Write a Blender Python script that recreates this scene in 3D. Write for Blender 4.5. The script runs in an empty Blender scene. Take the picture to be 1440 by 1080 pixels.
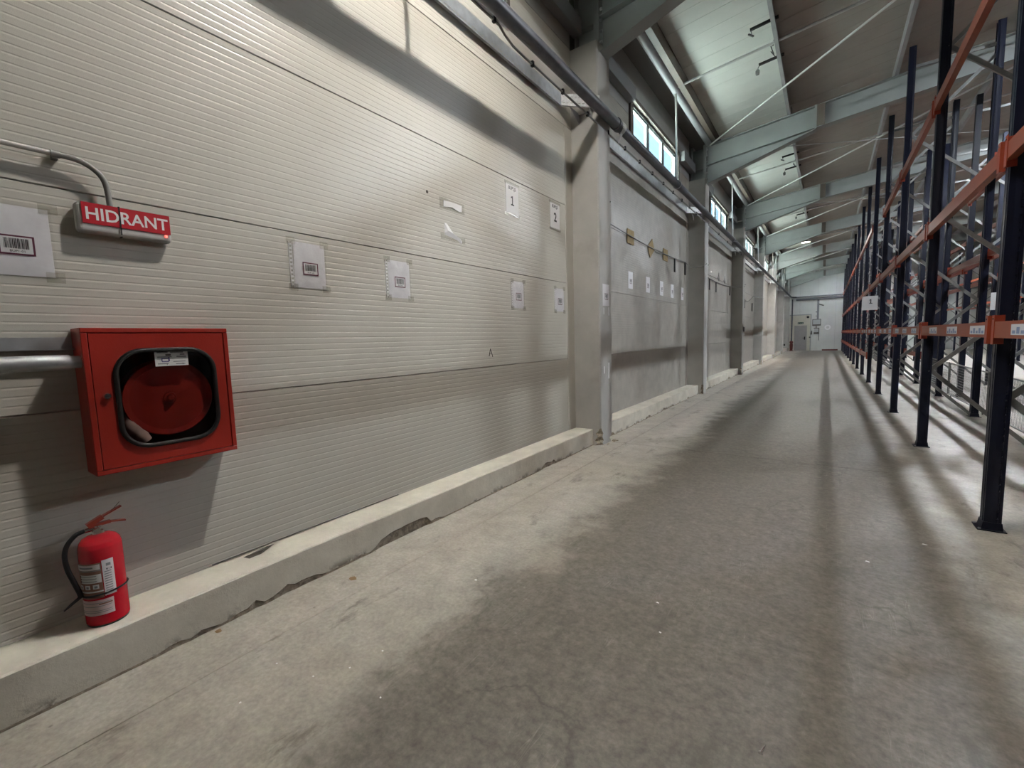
import bpy, bmesh, math, random
from mathutils import Vector, Matrix, noise
random.seed(7)
scene = bpy.context.scene
col = bpy.context.collection

# ------------------------------------------------------------------ camera
cam_d = bpy.data.cameras.new('camera')
cam_d.sensor_width = 36.0
cam_d.lens = 36.0 * 619.24 / 1440.0
cam_d.clip_start = 0.05
cam_d.clip_end = 300
cam = bpy.data.objects.new('camera', cam_d)
col.objects.link(cam)
RGT = Vector((0.815486659771277, 0.5779999605363129, -0.02995919483408043))
UPV = Vector((-0.03156435573123002, 0.09610008877930813, 0.9948710792780546))
FWD = Vector((-0.5779145258447462, 0.810358450660342, -0.09661253676936625))
mw = Matrix((RGT, UPV, -FWD)).transposed().to_4x4()
mw.translation = Vector((2.8297, 0.0, 1.456))
cam.matrix_world = mw
scene.camera = cam

# ------------------------------------------------------------------ world, sun, exposure
world = bpy.data.worlds.new('world')
scene.world = world
world.use_nodes = True
wn = world.node_tree.nodes
bg = wn['Background']
bg.inputs[0].default_value = (0.56, 0.83, 1.0, 1)
bg.inputs[1].default_value = 2.0
sun_d = bpy.data.lights.new('sun', 'SUN')
sun_d.energy = 430.0
sun_d.angle = 0.01
sun_d.color = (1.0, 0.99, 0.95)
sun = bpy.data.objects.new('sun', sun_d)
col.objects.link(sun)
sun.rotation_euler = Vector((-0.10, 0.55, -0.83)).to_track_quat('-Z', 'Y').to_euler()
scene.view_settings.view_transform = 'Standard'
scene.view_settings.look = 'None'
scene.view_settings.gamma = 1.0
scene.view_settings.exposure = 0.0
scene.view_settings.use_curve_mapping = False
LAMP_NEAR = 180.0      # watts of the high bay lamp over the aisle
LAMP_SIDE = 590.0      # lamps over the aisle behind the racks
LAMP_WARM = (1.0, 0.955, 0.90)
LAMP_COOL = (0.84, 0.92, 1.0)
try:
    scene.cycles.use_denoising = True
    scene.cycles.max_bounces = 8
    scene.cycles.diffuse_bounces = 5
    scene.cycles.transparent_max_bounces = 12
    scene.cycles.sample_clamp_indirect = 12.0
    scene.cycles.caustics_reflective = False
    scene.cycles.caustics_refractive = False
except Exception:
    pass

# ------------------------------------------------------------------ materials
MATS = {}
def mat(name, color, rough=0.5, metal=0.0, vary=0.0, scale=6.0, bump=0.0, bscale=60.0, spec=0.5, emit=None, estr=0.0, dirt=None, dscale=2.0, dthr=0.55, alpha=None):
    m = bpy.data.materials.new(name)
    m.use_nodes = True
    nt = m.node_tree
    n, l = nt.nodes, nt.links
    b = n['Principled BSDF']
    b.inputs['Base Color'].default_value = (*color, 1)
    b.inputs['Roughness'].default_value = rough
    b.inputs['Metallic'].default_value = metal
    b.inputs['Specular IOR Level'].default_value = spec
    if emit:
        b.inputs['Emission Color'].default_value = (*emit, 1)
        b.inputs['Emission Strength'].default_value = estr
    geo = None
    if vary or bump or dirt:
        geo = n.new('ShaderNodeNewGeometry')
    cur = None
    if vary:
        t = n.new('ShaderNodeTexNoise'); t.inputs['Scale'].default_value = scale; t.inputs['Detail'].default_value = 5
        l.new(geo.outputs['Position'], t.inputs['Vector'])
        r = n.new('ShaderNodeValToRGB')
        r.color_ramp.elements[0].position = 0.3; r.color_ramp.elements[1].position = 0.7
        r.color_ramp.elements[0].color = (*[c * (1 - vary) for c in color], 1)
        r.color_ramp.elements[1].color = (*[min(1, c * (1 + vary)) for c in color], 1)
        l.new(t.outputs['Fac'], r.inputs['Fac'])
        cur = r.outputs['Color']
    if dirt:
        t = n.new('ShaderNodeTexNoise'); t.inputs['Scale'].default_value = dscale; t.inputs['Detail'].default_value = 8
        t.inputs['Roughness'].default_value = 0.65
        l.new(geo.outputs['Position'], t.inputs['Vector'])
        r = n.new('ShaderNodeValToRGB')
        r.color_ramp.elements[0].position = dthr; r.color_ramp.elements[1].position = dthr + 0.15
        r.color_ramp.elements[0].color = (0, 0, 0, 1); r.color_ramp.elements[1].color = (1, 1, 1, 1)
        l.new(t.outputs['Fac'], r.inputs['Fac'])
        mx = n.new('ShaderNodeMix'); mx.data_type = 'RGBA'
        l.new(r.outputs['Color'], mx.inputs[0])
        if cur is not None: l.new(cur, mx.inputs[6])
        else: mx.inputs[6].default_value = (*color, 1)
        mx.inputs[7].default_value = (*dirt, 1)
        cur = mx.outputs[2]
    if cur is not None:
        l.new(cur, b.inputs['Base Color'])
    if bump:
        t = n.new('ShaderNodeTexNoise'); t.inputs['Scale'].default_value = bscale; t.inputs['Detail'].default_value = 3
        l.new(geo.outputs['Position'], t.inputs['Vector'])
        bp = n.new('ShaderNodeBump'); bp.inputs['Strength'].default_value = bump; bp.inputs['Distance'].default_value = 0.01
        l.new(t.outputs['Fac'], bp.inputs['Height'])
        l.new(bp.outputs['Normal'], b.inputs['Normal'])
    MATS[name] = m
    return m

def film_mat(name, tint, fac, rough):
    m = bpy.data.materials.new(name); m.use_nodes = True
    nt = m.node_tree; n, l = nt.nodes, nt.links
    out = n['Material Output']; n.remove(n['Principled BSDF'])
    tr = n.new('ShaderNodeBsdfTransparent'); tr.inputs[0].default_value = (*tint, 1)
    gl = n.new('ShaderNodeBsdfGlossy'); gl.inputs['Roughness'].default_value = rough
    lw = n.new('ShaderNodeLayerWeight')
    pw = n.new('ShaderNodeMath'); pw.operation = 'POWER'; pw.inputs[1].default_value = 4.0
    l.new(lw.outputs['Facing'], pw.inputs[0])
    ma = n.new('ShaderNodeMath'); ma.operation = 'MULTIPLY_ADD'; ma.inputs[1].default_value = 0.7; ma.inputs[2].default_value = fac
    l.new(pw.outputs[0], ma.inputs[0])
    mx = n.new('ShaderNodeMixShader')
    l.new(ma.outputs[0], mx.inputs[0]); l.new(tr.outputs[0], mx.inputs[1]); l.new(gl.outputs[0], mx.inputs[2])
    l.new(mx.outputs[0], out.inputs[0])
    return m

def ramp(n, l, src, p0, p1, c0=(0, 0, 0, 1), c1=(1, 1, 1, 1)):
    r = n.new('ShaderNodeValToRGB')
    r.color_ramp.elements[0].position = p0; r.color_ramp.elements[1].position = p1
    r.color_ramp.elements[0].color = c0; r.color_ramp.elements[1].color = c1
    l.new(src, r.inputs['Fac'])
    return r.outputs['Color']
def mixc(n, l, fac, a, b, mode='MIX'):
    m = n.new('ShaderNodeMix'); m.data_type = 'RGBA'; m.blend_type = mode
    for sock, v in ((m.inputs[0], fac), (m.inputs[6], a), (m.inputs[7], b)):
        if isinstance(v, bpy.types.NodeSocket): l.new(v, sock)
        elif isinstance(v, tuple): sock.default_value = (*v[:3], 1)
        else: sock.default_value = v
    return m.outputs[2]
def mathn(n, l, op, a, b=None, clamp=False):
    m = n.new('ShaderNodeMath'); m.operation = op; m.use_clamp = clamp
    for i, v in enumerate((a, b)):
        if v is None: continue
        if isinstance(v, bpy.types.NodeSocket): l.new(v, m.inputs[i])
        else: m.inputs[i].default_value = v
    return m.outputs[0]
def noisen(n, l, vec, scale, detail=5, rough=0.55):
    t = n.new('ShaderNodeTexNoise'); t.inputs['Scale'].default_value = scale
    t.inputs['Detail'].default_value = detail; t.inputs['Roughness'].default_value = rough
    l.new(vec, t.inputs['Vector']); return t.outputs['Fac']
def smooth_band(n, l, v, a, b):
    """0 below a, 1 above b"""
    m = n.new('ShaderNodeMapRange'); m.interpolation_type = 'SMOOTHSTEP'
    m.inputs[1].default_value = a; m.inputs[2].default_value = b
    l.new(v, m.inputs[0]); return m.outputs[0]

def floor_material():
    m = bpy.data.materials.new('polished_concrete'); m.use_nodes = True
    nt = m.node_tree; n, l = nt.nodes, nt.links
    b = n['Principled BSDF']
    g = n.new('ShaderNodeNewGeometry'); P = g.outputs['Position']
    sep = n.new('ShaderNodeSeparateXYZ'); l.new(P, sep.inputs[0])
    X, Y = sep.outputs[0], sep.outputs[1]
    big = noisen(n, l, P, 0.55, 4)
    mid = noisen(n, l, P, 2.3, 8, 0.68)
    fine = noisen(n, l, P, 22, 8, 0.7)
    base = mixc(n, l, ramp(n, l, mid, 0.32, 0.70), (0.345, 0.308, 0.265), (0.47, 0.432, 0.385))
    # darker lane between wall and racks, with uneven edges
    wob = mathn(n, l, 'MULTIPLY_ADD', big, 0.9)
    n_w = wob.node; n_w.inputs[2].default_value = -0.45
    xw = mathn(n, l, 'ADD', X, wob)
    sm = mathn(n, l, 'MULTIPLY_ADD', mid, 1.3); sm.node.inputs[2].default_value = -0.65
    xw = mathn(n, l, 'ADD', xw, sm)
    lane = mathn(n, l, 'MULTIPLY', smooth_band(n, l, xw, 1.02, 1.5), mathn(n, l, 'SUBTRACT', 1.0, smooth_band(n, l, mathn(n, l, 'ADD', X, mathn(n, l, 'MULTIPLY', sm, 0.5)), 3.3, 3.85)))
    # darker lengthwise stripe inside the lane
    def dark_stripe(c, w, s):
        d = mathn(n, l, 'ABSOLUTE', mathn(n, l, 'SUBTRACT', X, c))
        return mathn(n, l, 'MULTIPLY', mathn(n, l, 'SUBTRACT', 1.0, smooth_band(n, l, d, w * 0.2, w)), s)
    stripe = dark_stripe(2.05, 0.35, 0.4)
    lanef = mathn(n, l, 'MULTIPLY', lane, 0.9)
    lanef = mathn(n, l, 'MAXIMUM', lanef, stripe)
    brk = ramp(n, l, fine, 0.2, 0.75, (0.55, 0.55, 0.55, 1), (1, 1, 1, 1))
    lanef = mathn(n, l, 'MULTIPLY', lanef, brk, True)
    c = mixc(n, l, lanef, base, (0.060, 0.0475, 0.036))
    mo1 = noisen(n, l, P, 6.5, 8, 0.72)
    mo2 = noisen(n, l, P, 48, 4, 0.6)
    c = mixc(n, l, 1.0, c, ramp(n, l, mo1, 0.30, 0.72, (0.80, 0.79, 0.78, 1), (1.12, 1.12, 1.10, 1)), 'MULTIPLY')
    c = mixc(n, l, 1.0, c, ramp(n, l, mo2, 0.30, 0.70, (0.82, 0.82, 0.82, 1), (1.12, 1.12, 1.12, 1)), 'MULTIPLY')
    # hairline cracks
    wv = n.new('ShaderNodeTexVoronoi'); wv.feature = 'DISTANCE_TO_EDGE'; wv.inputs['Scale'].default_value = 0.62
    dist = n.new('ShaderNodeVectorMath'); dist.operation = 'ADD'
    nz = n.new('ShaderNodeTexNoise'); nz.inputs['Scale'].default_value = 2.0; nz.inputs['Detail'].default_value = 6; l.new(P, nz.inputs['Vector'])
    sc_ = n.new('ShaderNodeVectorMath'); sc_.operation = 'SCALE'; sc_.inputs['Scale'].default_value = 0.9; l.new(nz.outputs['Color'], sc_.inputs[0])
    l.new(P, dist.inputs[0]); l.new(sc_.outputs[0], dist.inputs[1]); l.new(dist.outputs[0], wv.inputs['Vector'])
    crk = mathn(n, l, 'MULTIPLY', ramp(n, l, wv.outputs['Distance'], 0.0, 0.010, (1, 1, 1, 1), (0, 0, 0, 1)), mathn(n, l, 'MULTIPLY', lane, ramp(n, l, big, 0.46, 0.58, (0, 0, 0, 1), (0.5, 0.5, 0.5, 1))))
    c = mixc(n, l, crk, c, (0.05, 0.042, 0.032))
    # dark smudges
    sv = n.new('ShaderNodeMapping'); sv.inputs['Scale'].default_value = (2.2, 0.9, 1); sv.inputs['Rotation'].default_value = (0, 0, 0.5)
    l.new(P, sv.inputs['Vector'])
    sn = noisen(n, l, sv.outputs[0], 1.7, 9, 0.72)
    smf = mathn(n, l, 'MULTIPLY', ramp(n, l, sn, 0.57, 0.66), 0.6)
    c = mixc(n, l, smf, c, (0.085, 0.072, 0.055))
    # specks
    vor = n.new('ShaderNodeTexVoronoi'); vor.inputs['Scale'].default_value = 5.0; l.new(P, vor.inputs['Vector'])
    spf = ramp(n, l, vor.outputs['Distance'], 0.02, 0.05, (0.6, 0.6, 0.6, 1), (0, 0, 0, 1))
    c = mixc(n, l, spf, c, (0.10, 0.08, 0.06))
    # scratches, pale
    sc = n.new('ShaderNodeMapping'); sc.inputs['Scale'].default_value = (7.0, 0.5, 1); sc.inputs['Rotation'].default_value = (0, 0, -0.45)
    l.new(P, sc.inputs['Vector'])
    scn = noisen(n, l, sc.outputs[0], 3.0, 2, 0.4)
    d = mathn(n, l, 'ABSOLUTE', mathn(n, l, 'SUBTRACT', scn, 0.5))
    scf = mathn(n, l, 'MULTIPLY', ramp(n, l, d, 0.0, 0.006, (1, 1, 1, 1), (0, 0, 0, 1)), mathn(n, l, 'MULTIPLY', ramp(n, l, mid, 0.5, 0.62), 0.28))
    c = mixc(n, l, scf, c, (0.45, 0.42, 0.36))
    l.new(c, b.inputs['Base Color'])
    rr = n.new('ShaderNodeMapRange'); rr.inputs[3].default_value = 0.36; rr.inputs[4].default_value = 0.6
    l.new(mid, rr.inputs[0]); l.new(rr.outputs[0], b.inputs['Roughness'])
    b.inputs['Specular IOR Level'].default_value = 0.42
    bp = n.new('ShaderNodeBump'); bp.inputs['Strength'].default_value = 0.12; bp.inputs['Distance'].default_value = 0.01
    l.new(fine, bp.inputs['Height']); l.new(bp.outputs['Normal'], b.inputs['Normal'])
    return m

def panel_material():
    m = bpy.data.materials.new('coated_sheet_panel'); m.use_nodes = True
    nt = m.node_tree; n, l = nt.nodes, nt.links
    b = n['Principled BSDF']
    g = n.new('ShaderNodeNewGeometry'); P = g.outputs['Position']
    sep = n.new('ShaderNodeSeparateXYZ'); l.new(P, sep.inputs[0])
    Y, Z = sep.outputs[1], sep.outputs[2]
    big = noisen(n, l, P, 1.2, 5)
    mid = noisen(n, l, P, 5, 6)
    c = mixc(n, l, ramp(n, l, big, 0.3, 0.7), (0.50, 0.475, 0.415), (0.55, 0.525, 0.46))
    # shadow of the rack beams, painted as a dark band from the second bay on
    zc = mathn(n, l, 'ABSOLUTE', mathn(n, l, 'SUBTRACT', mathn(n, l, 'ADD', Z, mathn(n, l, 'MULTIPLY', mid, 0.3)), 1.12))
    band = mathn(n, l, 'SUBTRACT', 1.0, smooth_band(n, l, zc, 0.06, 0.24))
    band = mathn(n, l, 'MULTIPLY', band, smooth_band(n, l, Y, 5.9, 6.4))
    band = mathn(n, l, 'MULTIPLY', band, ramp(n, l, big, 0.35, 0.6, (0.1, 0.1, 0.1, 1), (0.4, 0.4, 0.4, 1)))
    c = mixc(n, l, band, c, (0.22, 0.20, 0.185))
    # darker, mottled tone past the first column
    gr = mathn(n, l, 'MULTIPLY', smooth_band(n, l, Y, 5.7, 5.9), mathn(n, l, 'MULTIPLY_ADD', ramp(n, l, mid, 0.35, 0.7), 0.25))
    gr.node.inputs[1].links[0].from_node.inputs[2].default_value = 0.45
    c = mixc(n, l, gr, c, (0.235, 0.205, 0.18))
    # faint drip smudges in the first bay
    mp = n.new('ShaderNodeMapping'); mp.inputs['Scale'].default_value = (1, 5, 0.6); l.new(P, mp.inputs['Vector'])
    st = noisen(n, l, mp.outputs[0], 1.6, 5)
    c = mixc(n, l, mathn(n, l, 'MULTIPLY', ramp(n, l, st, 0.58, 0.8), 0.08), c, (0.33, 0.29, 0.23))
    l.new(c, b.inputs['Base Color'])
    b.inputs['Roughness'].default_value = 0.34
    b.inputs['Specular IOR Level'].default_value = 0.5
    bp = n.new('ShaderNodeBump'); bp.inputs['Strength'].default_value = 0.05; bp.inputs['Distance'].default_value = 0.01
    t2 = noisen(n, l, P, 350, 2); l.new(t2, bp.inputs['Height']); l.new(bp.outputs['Normal'], b.inputs['Normal'])
    return m

def curb_material():
    m = bpy.data.materials.new('painted_curb_concrete'); m.use_nodes = True
    nt = m.node_tree; n, l = nt.nodes, nt.links
    b = n['Principled BSDF']
    g = n.new('ShaderNodeNewGeometry'); P = g.outputs['Position']
    sep = n.new('ShaderNodeSeparateXYZ'); l.new(P, sep.inputs[0])
    mid = noisen(n, l, P, 3.5, 8, 0.65)
    fine = noisen(n, l, P, 30, 6, 0.7)
    c = mixc(n, l, ramp(n, l, mid, 0.35, 0.68), (0.50, 0.455, 0.375), (0.64, 0.59, 0.495))
    low = mathn(n, l, 'SUBTRACT', 1.0, smooth_band(n, l, sep.outputs[2], 0.005, 0.075))
    chip = mathn(n, l, 'MULTIPLY', low, ramp(n, l, mathn(n, l, 'ADD', mathn(n, l, 'MULTIPLY', mid, 0.8), mathn(n, l, 'MULTIPLY', fine, 0.2)), 0.50, 0.56))
    c = mixc(n, l, chip, c, (0.17, 0.145, 0.115))
    sp = ramp(n, l, fine, 0.68, 0.78)
    c = mixc(n, l, mathn(n, l, 'MULTIPLY', sp, 0.35), c, (0.2, 0.16, 0.11))
    l.new(c, b.inputs['Base Color'])
    b.inputs['Roughness'].default_value = 0.7
    bp = n.new('ShaderNodeBump'); bp.inputs['Strength'].default_value = 0.3; bp.inputs['Distance'].default_value = 0.01
    l.new(fine, bp.inputs['Height']); l.new(bp.outputs['Normal'], b.inputs['Normal'])
    return m

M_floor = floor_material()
M_panel = panel_material()
M_curb = curb_material()
M_joint = mat('dark_joint', (0.05, 0.045, 0.04), 0.8)
M_backing = mat('wall_backing', (0.12, 0.115, 0.10), 0.7)
M_upper = mat('upper_wall_sheet', (0.36, 0.355, 0.34), 0.5, vary=0.08, scale=2)
M_column = mat('column_concrete', (0.43, 0.415, 0.385), 0.65, vary=0.08, scale=3, bump=0.15, bscale=40, dirt=(0.36, 0.335, 0.305), dscale=1.6, dthr=0.58)
M_column_raw = mat('broken_concrete', (0.30, 0.25, 0.19), 0.9, vary=0.45, scale=30, bump=0.8, bscale=50)
M_steel = mat('painted_steel', (0.31, 0.325, 0.315), 0.45, vary=0.06, scale=3)
M_purlin = mat('galvanised_purlin', (0.42, 0.42, 0.43), 0.42, metal=0.25, vary=0.08, scale=5)
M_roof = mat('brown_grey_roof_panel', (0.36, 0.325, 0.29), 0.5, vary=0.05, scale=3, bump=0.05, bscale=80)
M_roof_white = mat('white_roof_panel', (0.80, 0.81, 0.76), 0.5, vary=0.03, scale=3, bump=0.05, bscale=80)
M_tube = mat('grey_steel_tube', (0.40, 0.405, 0.42), 0.5, metal=0.15, vary=0.06)
M_rod = mat('light_rod', (0.68, 0.68, 0.66), 0.4, metal=0.1)
M_galv = mat('galvanised', (0.52, 0.53, 0.54), 0.38, metal=0.75, vary=0.12, scale=14)
M_tray_lit = mat('tray_lit', (0.62, 0.62, 0.61), 0.45, metal=0.3, vary=0.15, scale=40)  # paler copy of the galvanised steel, lamp light put into its colour
M_pipe = mat('dark_painted_pipe', (0.07, 0.072, 0.085), 0.38, vary=0.2, scale=10)
M_winframe = mat('window_frame', (0.10, 0.105, 0.10), 0.45)
M_winframe_l = mat('window_sash', (0.55, 0.60, 0.62), 0.4)
M_jamb = mat('brown_jamb', (0.085, 0.068, 0.055), 0.5)
M_eave_strip = mat('brown_eave_strip', (0.115, 0.10, 0.092), 0.6)
M_girt = mat('dark_girt', (0.17, 0.17, 0.175), 0.5)
M_endpipe = mat('end_pipe_grey', (0.20, 0.205, 0.22), 0.45)
M_glass = film_mat('window_glass', (0.92, 0.97, 1.0), 0.02, 0.02)
M_film = film_mat('plastic_film', (0.97, 0.97, 0.97), 0.05, 0.22)
M_tape = film_mat('clear_tape', (0.955, 0.95, 0.925), 0.03, 0.3)
M_cabglass = film_mat('cabinet_glass', (0.86, 0.78, 0.76), 0.012, 0.04)
M_red = mat('cabinet_red', (0.29, 0.016, 0.008), 0.38, vary=0.06, scale=5, bump=0.06, bscale=150)
M_red_dark = mat('reel_red', (0.34, 0.035, 0.025), 0.4, vary=0.15, scale=8)
M_ext_red = mat('extinguisher_red', (0.46, 0.008, 0.018), 0.22)
M_lever = mat('lever_red', (0.22, 0.03, 0.016), 0.4)
M_sign_red = mat('sign_red', (0.44, 0.012, 0.022), 0.4)
M_black = mat('black_rubber', (0.009, 0.0085, 0.0085), 0.5, spec=0.35)
M_dark = mat('dark_interior', (0.03, 0.015, 0.013), 0.7)
M_white = mat('white_paper', (0.78, 0.77, 0.76), 0.6)
M_paper = mat('sleeve_paper', (0.80, 0.78, 0.79), 0.5, vary=0.05, scale=12, bump=0.25, bscale=14)
M_ink = mat('black_ink', (0.02, 0.02, 0.022), 0.6)
M_ink_grey = mat('grey_ink', (0.25, 0.25, 0.26), 0.6)
M_ink_blue = mat('violet_ink', (0.08, 0.06, 0.22), 0.6)
M_magenta = mat('magenta_border', (0.12, 0.018, 0.045), 0.6)
M_housing = mat('grey_plastic_housing', (0.50, 0.49, 0.46), 0.4, vary=0.08, scale=20)
M_led = mat('red_led', (0.9, 0.05, 0.05), 0.3, emit=(1, 0.08, 0.06), estr=6.0)
M_chrome = mat('chrome', (0.75, 0.74, 0.72), 0.15, metal=1.0)
M_hose = mat('white_canvas_hose', (0.50, 0.50, 0.48), 0.8, vary=0.2, scale=30)
M_conduit = mat('pvc_conduit', (0.50, 0.48, 0.44), 0.5)
M_conduit_d = mat('corrugated_conduit', (0.24, 0.235, 0.22), 0.5)
M_card = mat('cardboard', (0.33, 0.24, 0.115), 0.8, vary=0.12, scale=20)
M_brown_label = mat('label_brown', (0.26, 0.12, 0.08), 0.4)
M_pale_label = mat('label_pale', (0.72, 0.66, 0.66), 0.35)
M_pink_label = mat('label_pink', (0.70, 0.52, 0.52), 0.35)
M_navy = mat('upright_navy', (0.0022, 0.0034, 0.013), 0.40, vary=0.2, scale=8, spec=0.35)
M_orange = mat('beam_orange', (0.27, 0.062, 0.028), 0.45, vary=0.08, scale=6)
M_orange_d = mat('connector_orange', (0.26, 0.038, 0.014), 0.45)
M_brace = mat('brace_galvanised', (0.26, 0.26, 0.25), 0.42, metal=0.55, vary=0.15, scale=20)
M_tag = mat('beam_tag', (0.66, 0.68, 0.72), 0.5)
M_tagblue = mat('beam_tag_blue', (0.20, 0.27, 0.45), 0.5)
M_endwall = mat('end_wall_sheet', (0.60, 0.60, 0.57), 0.5, vary=0.05, scale=1.5)
M_cream = mat('cream_door_panel', (0.52, 0.49, 0.40), 0.5, vary=0.04)
M_doorgrey = mat('grey_door', (0.30, 0.28, 0.27), 0.5, vary=0.04)
M_green = mat('exit_green', (0.03, 0.07, 0.045), 0.5)
M_box = mat('switch_box', (0.42, 0.43, 0.43), 0.45)
M_box_d = mat('switch_box_dark', (0.09, 0.08, 0.07), 0.5)
M_brick_red = mat('standpipe_red', (0.12, 0.018, 0.012), 0.5)
M_yard = mat('yard_concrete', (0.47, 0.51, 0.47), 0.9, vary=0.1, scale=0.5)
M_lens = mat('lamp_lens', (0.9, 0.9, 0.85), 0.3, emit=(1.0, 0.95, 0.82), estr=14.0)
M_lampbody = mat('lamp_body', (0.10, 0.10, 0.10), 0.5)
M_burlap = mat('grime_debris', (0.06, 0.05, 0.04), 0.9)
M_leaf = mat('dry_leaf', (0.24, 0.15, 0.07), 0.8)

# ------------------------------------------------------------------ mesh builder
def smooth_path(pts, k=5):
    P_ = [Vector(p) for p in pts]; out = []
    for i in range(len(P_) - 1):
        p0, p1, p2, p3 = P_[max(i - 1, 0)], P_[i], P_[i + 1], P_[min(i + 2, len(P_) - 1)]
        for j in range(k):
            t = j / k
            out.append(0.5 * ((2 * p1) + (p2 - p0) * t + (2 * p0 - 5 * p1 + 4 * p2 - p3) * t * t + (3 * p1 - p0 - 3 * p2 + p3) * t ** 3))
    out.append(P_[-1]); return out
class MB:
    def __init__(self):
        self.v, self.f, self.m, self.s = [], [], [], []
    def add(self, vs, fs, mi=0, smooth=False):
        o = len(self.v)
        self.v.extend([tuple(p) for p in vs])
        for f in fs:
            self.f.append(tuple(i + o for i in f)); self.m.append(mi); self.s.append(smooth)
        return self
    def quad(self, a, b, c, d, mi=0):
        return self.add([a, b, c, d], [(0, 1, 2, 3)], mi)
    def box(self, x0, x1, y0, y1, z0, z1, mi=0):
        vs = [(x0, y0, z0), (x1, y0, z0), (x1, y1, z0), (x0, y1, z0), (x0, y0, z1), (x1, y0, z1), (x1, y1, z1), (x0, y1, z1)]
        return self.add(vs, [(3, 2, 1, 0), (4, 5, 6, 7), (0, 1, 5, 4), (1, 2, 6, 5), (2, 3, 7, 6), (3, 0, 4, 7)], mi)
    def hexa(self, p, mi=0):
        return self.add(p, [(3, 2, 1, 0), (4, 5, 6, 7), (0, 1, 5, 4), (1, 2, 6, 5), (2, 3, 7, 6), (3, 0, 4, 7)], mi)
    def bar(self, p, q, w, h, mi=0, up=(0, 0, 1)):
        p, q = Vector(p), Vector(q)
        d = (q - p).normalized(); up = Vector(up)
        s = d.cross(up)
        if s.length < 1e-4: s = d.cross(Vector((0, 1, 0)))
        s.normalize(); u = s.cross(d).normalized()
        a, b = s * (w / 2), u * (h / 2)
        return self.hexa([p - a - b, p + a - b, q + a - b, q - a - b, p - a + b, p + a + b, q + a + b, q - a + b], mi)
    def tube(self, pts, r, n=12, mi=0, caps=True, closed=False):
        pts = [Vector(p) for p in pts]
        rs = r if isinstance(r, (list, tuple)) else [r] * len(pts)
        t0 = (pts[1] - pts[0]).normalized()
        ref = Vector((0, 0, 1)) if abs(t0.z) < 0.9 else Vector((1, 0, 0))
        u = t0.cross(ref).normalized()
        rings = []
        for i, p in enumerate(pts):
            if closed: t = (pts[(i + 1) % len(pts)] - pts[i - 1]).normalized()
            elif i == 0: t = t0
            elif i == len(pts) - 1: t = (pts[i] - pts[i - 1]).normalized()
            else: t = ((pts[i + 1] - p).normalized() + (p - pts[i - 1]).normalized()).normalized()
            u = (u - t * u.dot(t)).normalized(); w = t.cross(u)
            rings.append([p + (u * math.cos(2 * math.pi * k / n) + w * math.sin(2 * math.pi * k / n)) * rs[i] for k in range(n)])
        vs = [q for ring in rings for q in ring]
        fs = []
        m_ = len(pts)
        for i in range(m_ if closed else m_ - 1):
            j = (i + 1) % m_
            for k in range(n):
                k2 = (k + 1) % n
                fs.append((i * n + k, i * n + k2, j * n + k2, j * n + k))
        self.add(vs, fs, mi, True)
        if caps and not closed:
            self.add(rings[0], [tuple(reversed(range(n)))], mi)
            self.add(rings[-1], [tuple(range(n))], mi)
        return self
    def lathe(self, prof, c=(0, 0, 0), axis=(0, 0, 1), n=24, mi=0, smooth=True):
        ax = Vector(axis).normalized()
        u = ax.cross(Vector((0, 1, 0)) if abs(ax.y) < 0.9 else Vector((1, 0, 0))).normalized(); w = ax.cross(u)
        c = Vector(c)
        for i in range(len(prof) - 1):
            (r0, h0), (r1, h1) = prof[i], prof[i + 1]
            vs = []
            for k in range(n):
                a = 2 * math.pi * k / n
                d = u * math.cos(a) + w * math.sin(a)
                vs += [c + d * max(r0, 1e-5) + ax * h0, c + d * max(r1, 1e-5) + ax * h1]
            fs = [(2 * k, 2 * ((k + 1) % n), 2 * ((k + 1) % n) + 1, 2 * k + 1) for k in range(n)]
            self.add(vs, fs, mi, smooth)
        return self
    def poly(self, pts, mi=0):
        return self.add(pts, [tuple(range(len(pts)))], mi)
    def prism(self, pts, ext, mi=0):
        """polygon pts extruded by vector ext"""
        n = len(pts); e = Vector(ext)
        a = [Vector(p) for p in pts]; b = [p + e for p in a]
        self.add(a, [tuple(reversed(range(n)))], mi); self.add(b, [tuple(range(n))], mi)
        for i in range(n):
            j = (i + 1) % n
            self.add([a[i], a[j], b[j], b[i]], [(0, 1, 2, 3)], mi)
        return self
    def text(self, body, size, org, ux, uy, mi=0, offset=0.0, xscale=1.0, shear=0.0):
        vs, fs, w = text_geo(body, offset)
        org, ux, uy = Vector(org), Vector(ux), Vector(uy)
        self.add([org + ux * ((x - w / 2) * size * xscale) + uy * (y * size) for x, y in vs], fs, mi)
        return self
    def build(self, name, mats, parent=None, bevel=0.0, seg=2, merge=False):
        me = bpy.data.meshes.new(name)
        loc = Vector(parent_loc(parent)) if parent else Vector((0, 0, 0))
        me.from_pydata([(p[0] - loc.x, p[1] - loc.y, p[2] - loc.z) for p in self.v], [], self.f)
        if not isinstance(mats, (list, tuple)): mats = [mats]
        for m_ in mats: me.materials.append(m_)
        me.polygons.foreach_set('material_index', self.m)
        me.polygons.foreach_set('use_smooth', self.s)
        if merge:
            bm = bmesh.new(); bm.from_mesh(me); bmesh.ops.remove_doubles(bm, verts=bm.verts, dist=1e-5)
            bmesh.ops.recalc_face_normals(bm, faces=bm.faces); bm.to_mesh(me); bm.free()
        me.update()
        o = bpy.data.objects.new(name, me); col.objects.link(o)
        if parent: o.parent = parent
        if bevel:
            b = o.modifiers.new('bevel', 'BEVEL'); b.width = bevel; b.segments = seg; b.limit_method = 'ANGLE'; b.harden_normals = False
        return o

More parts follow.
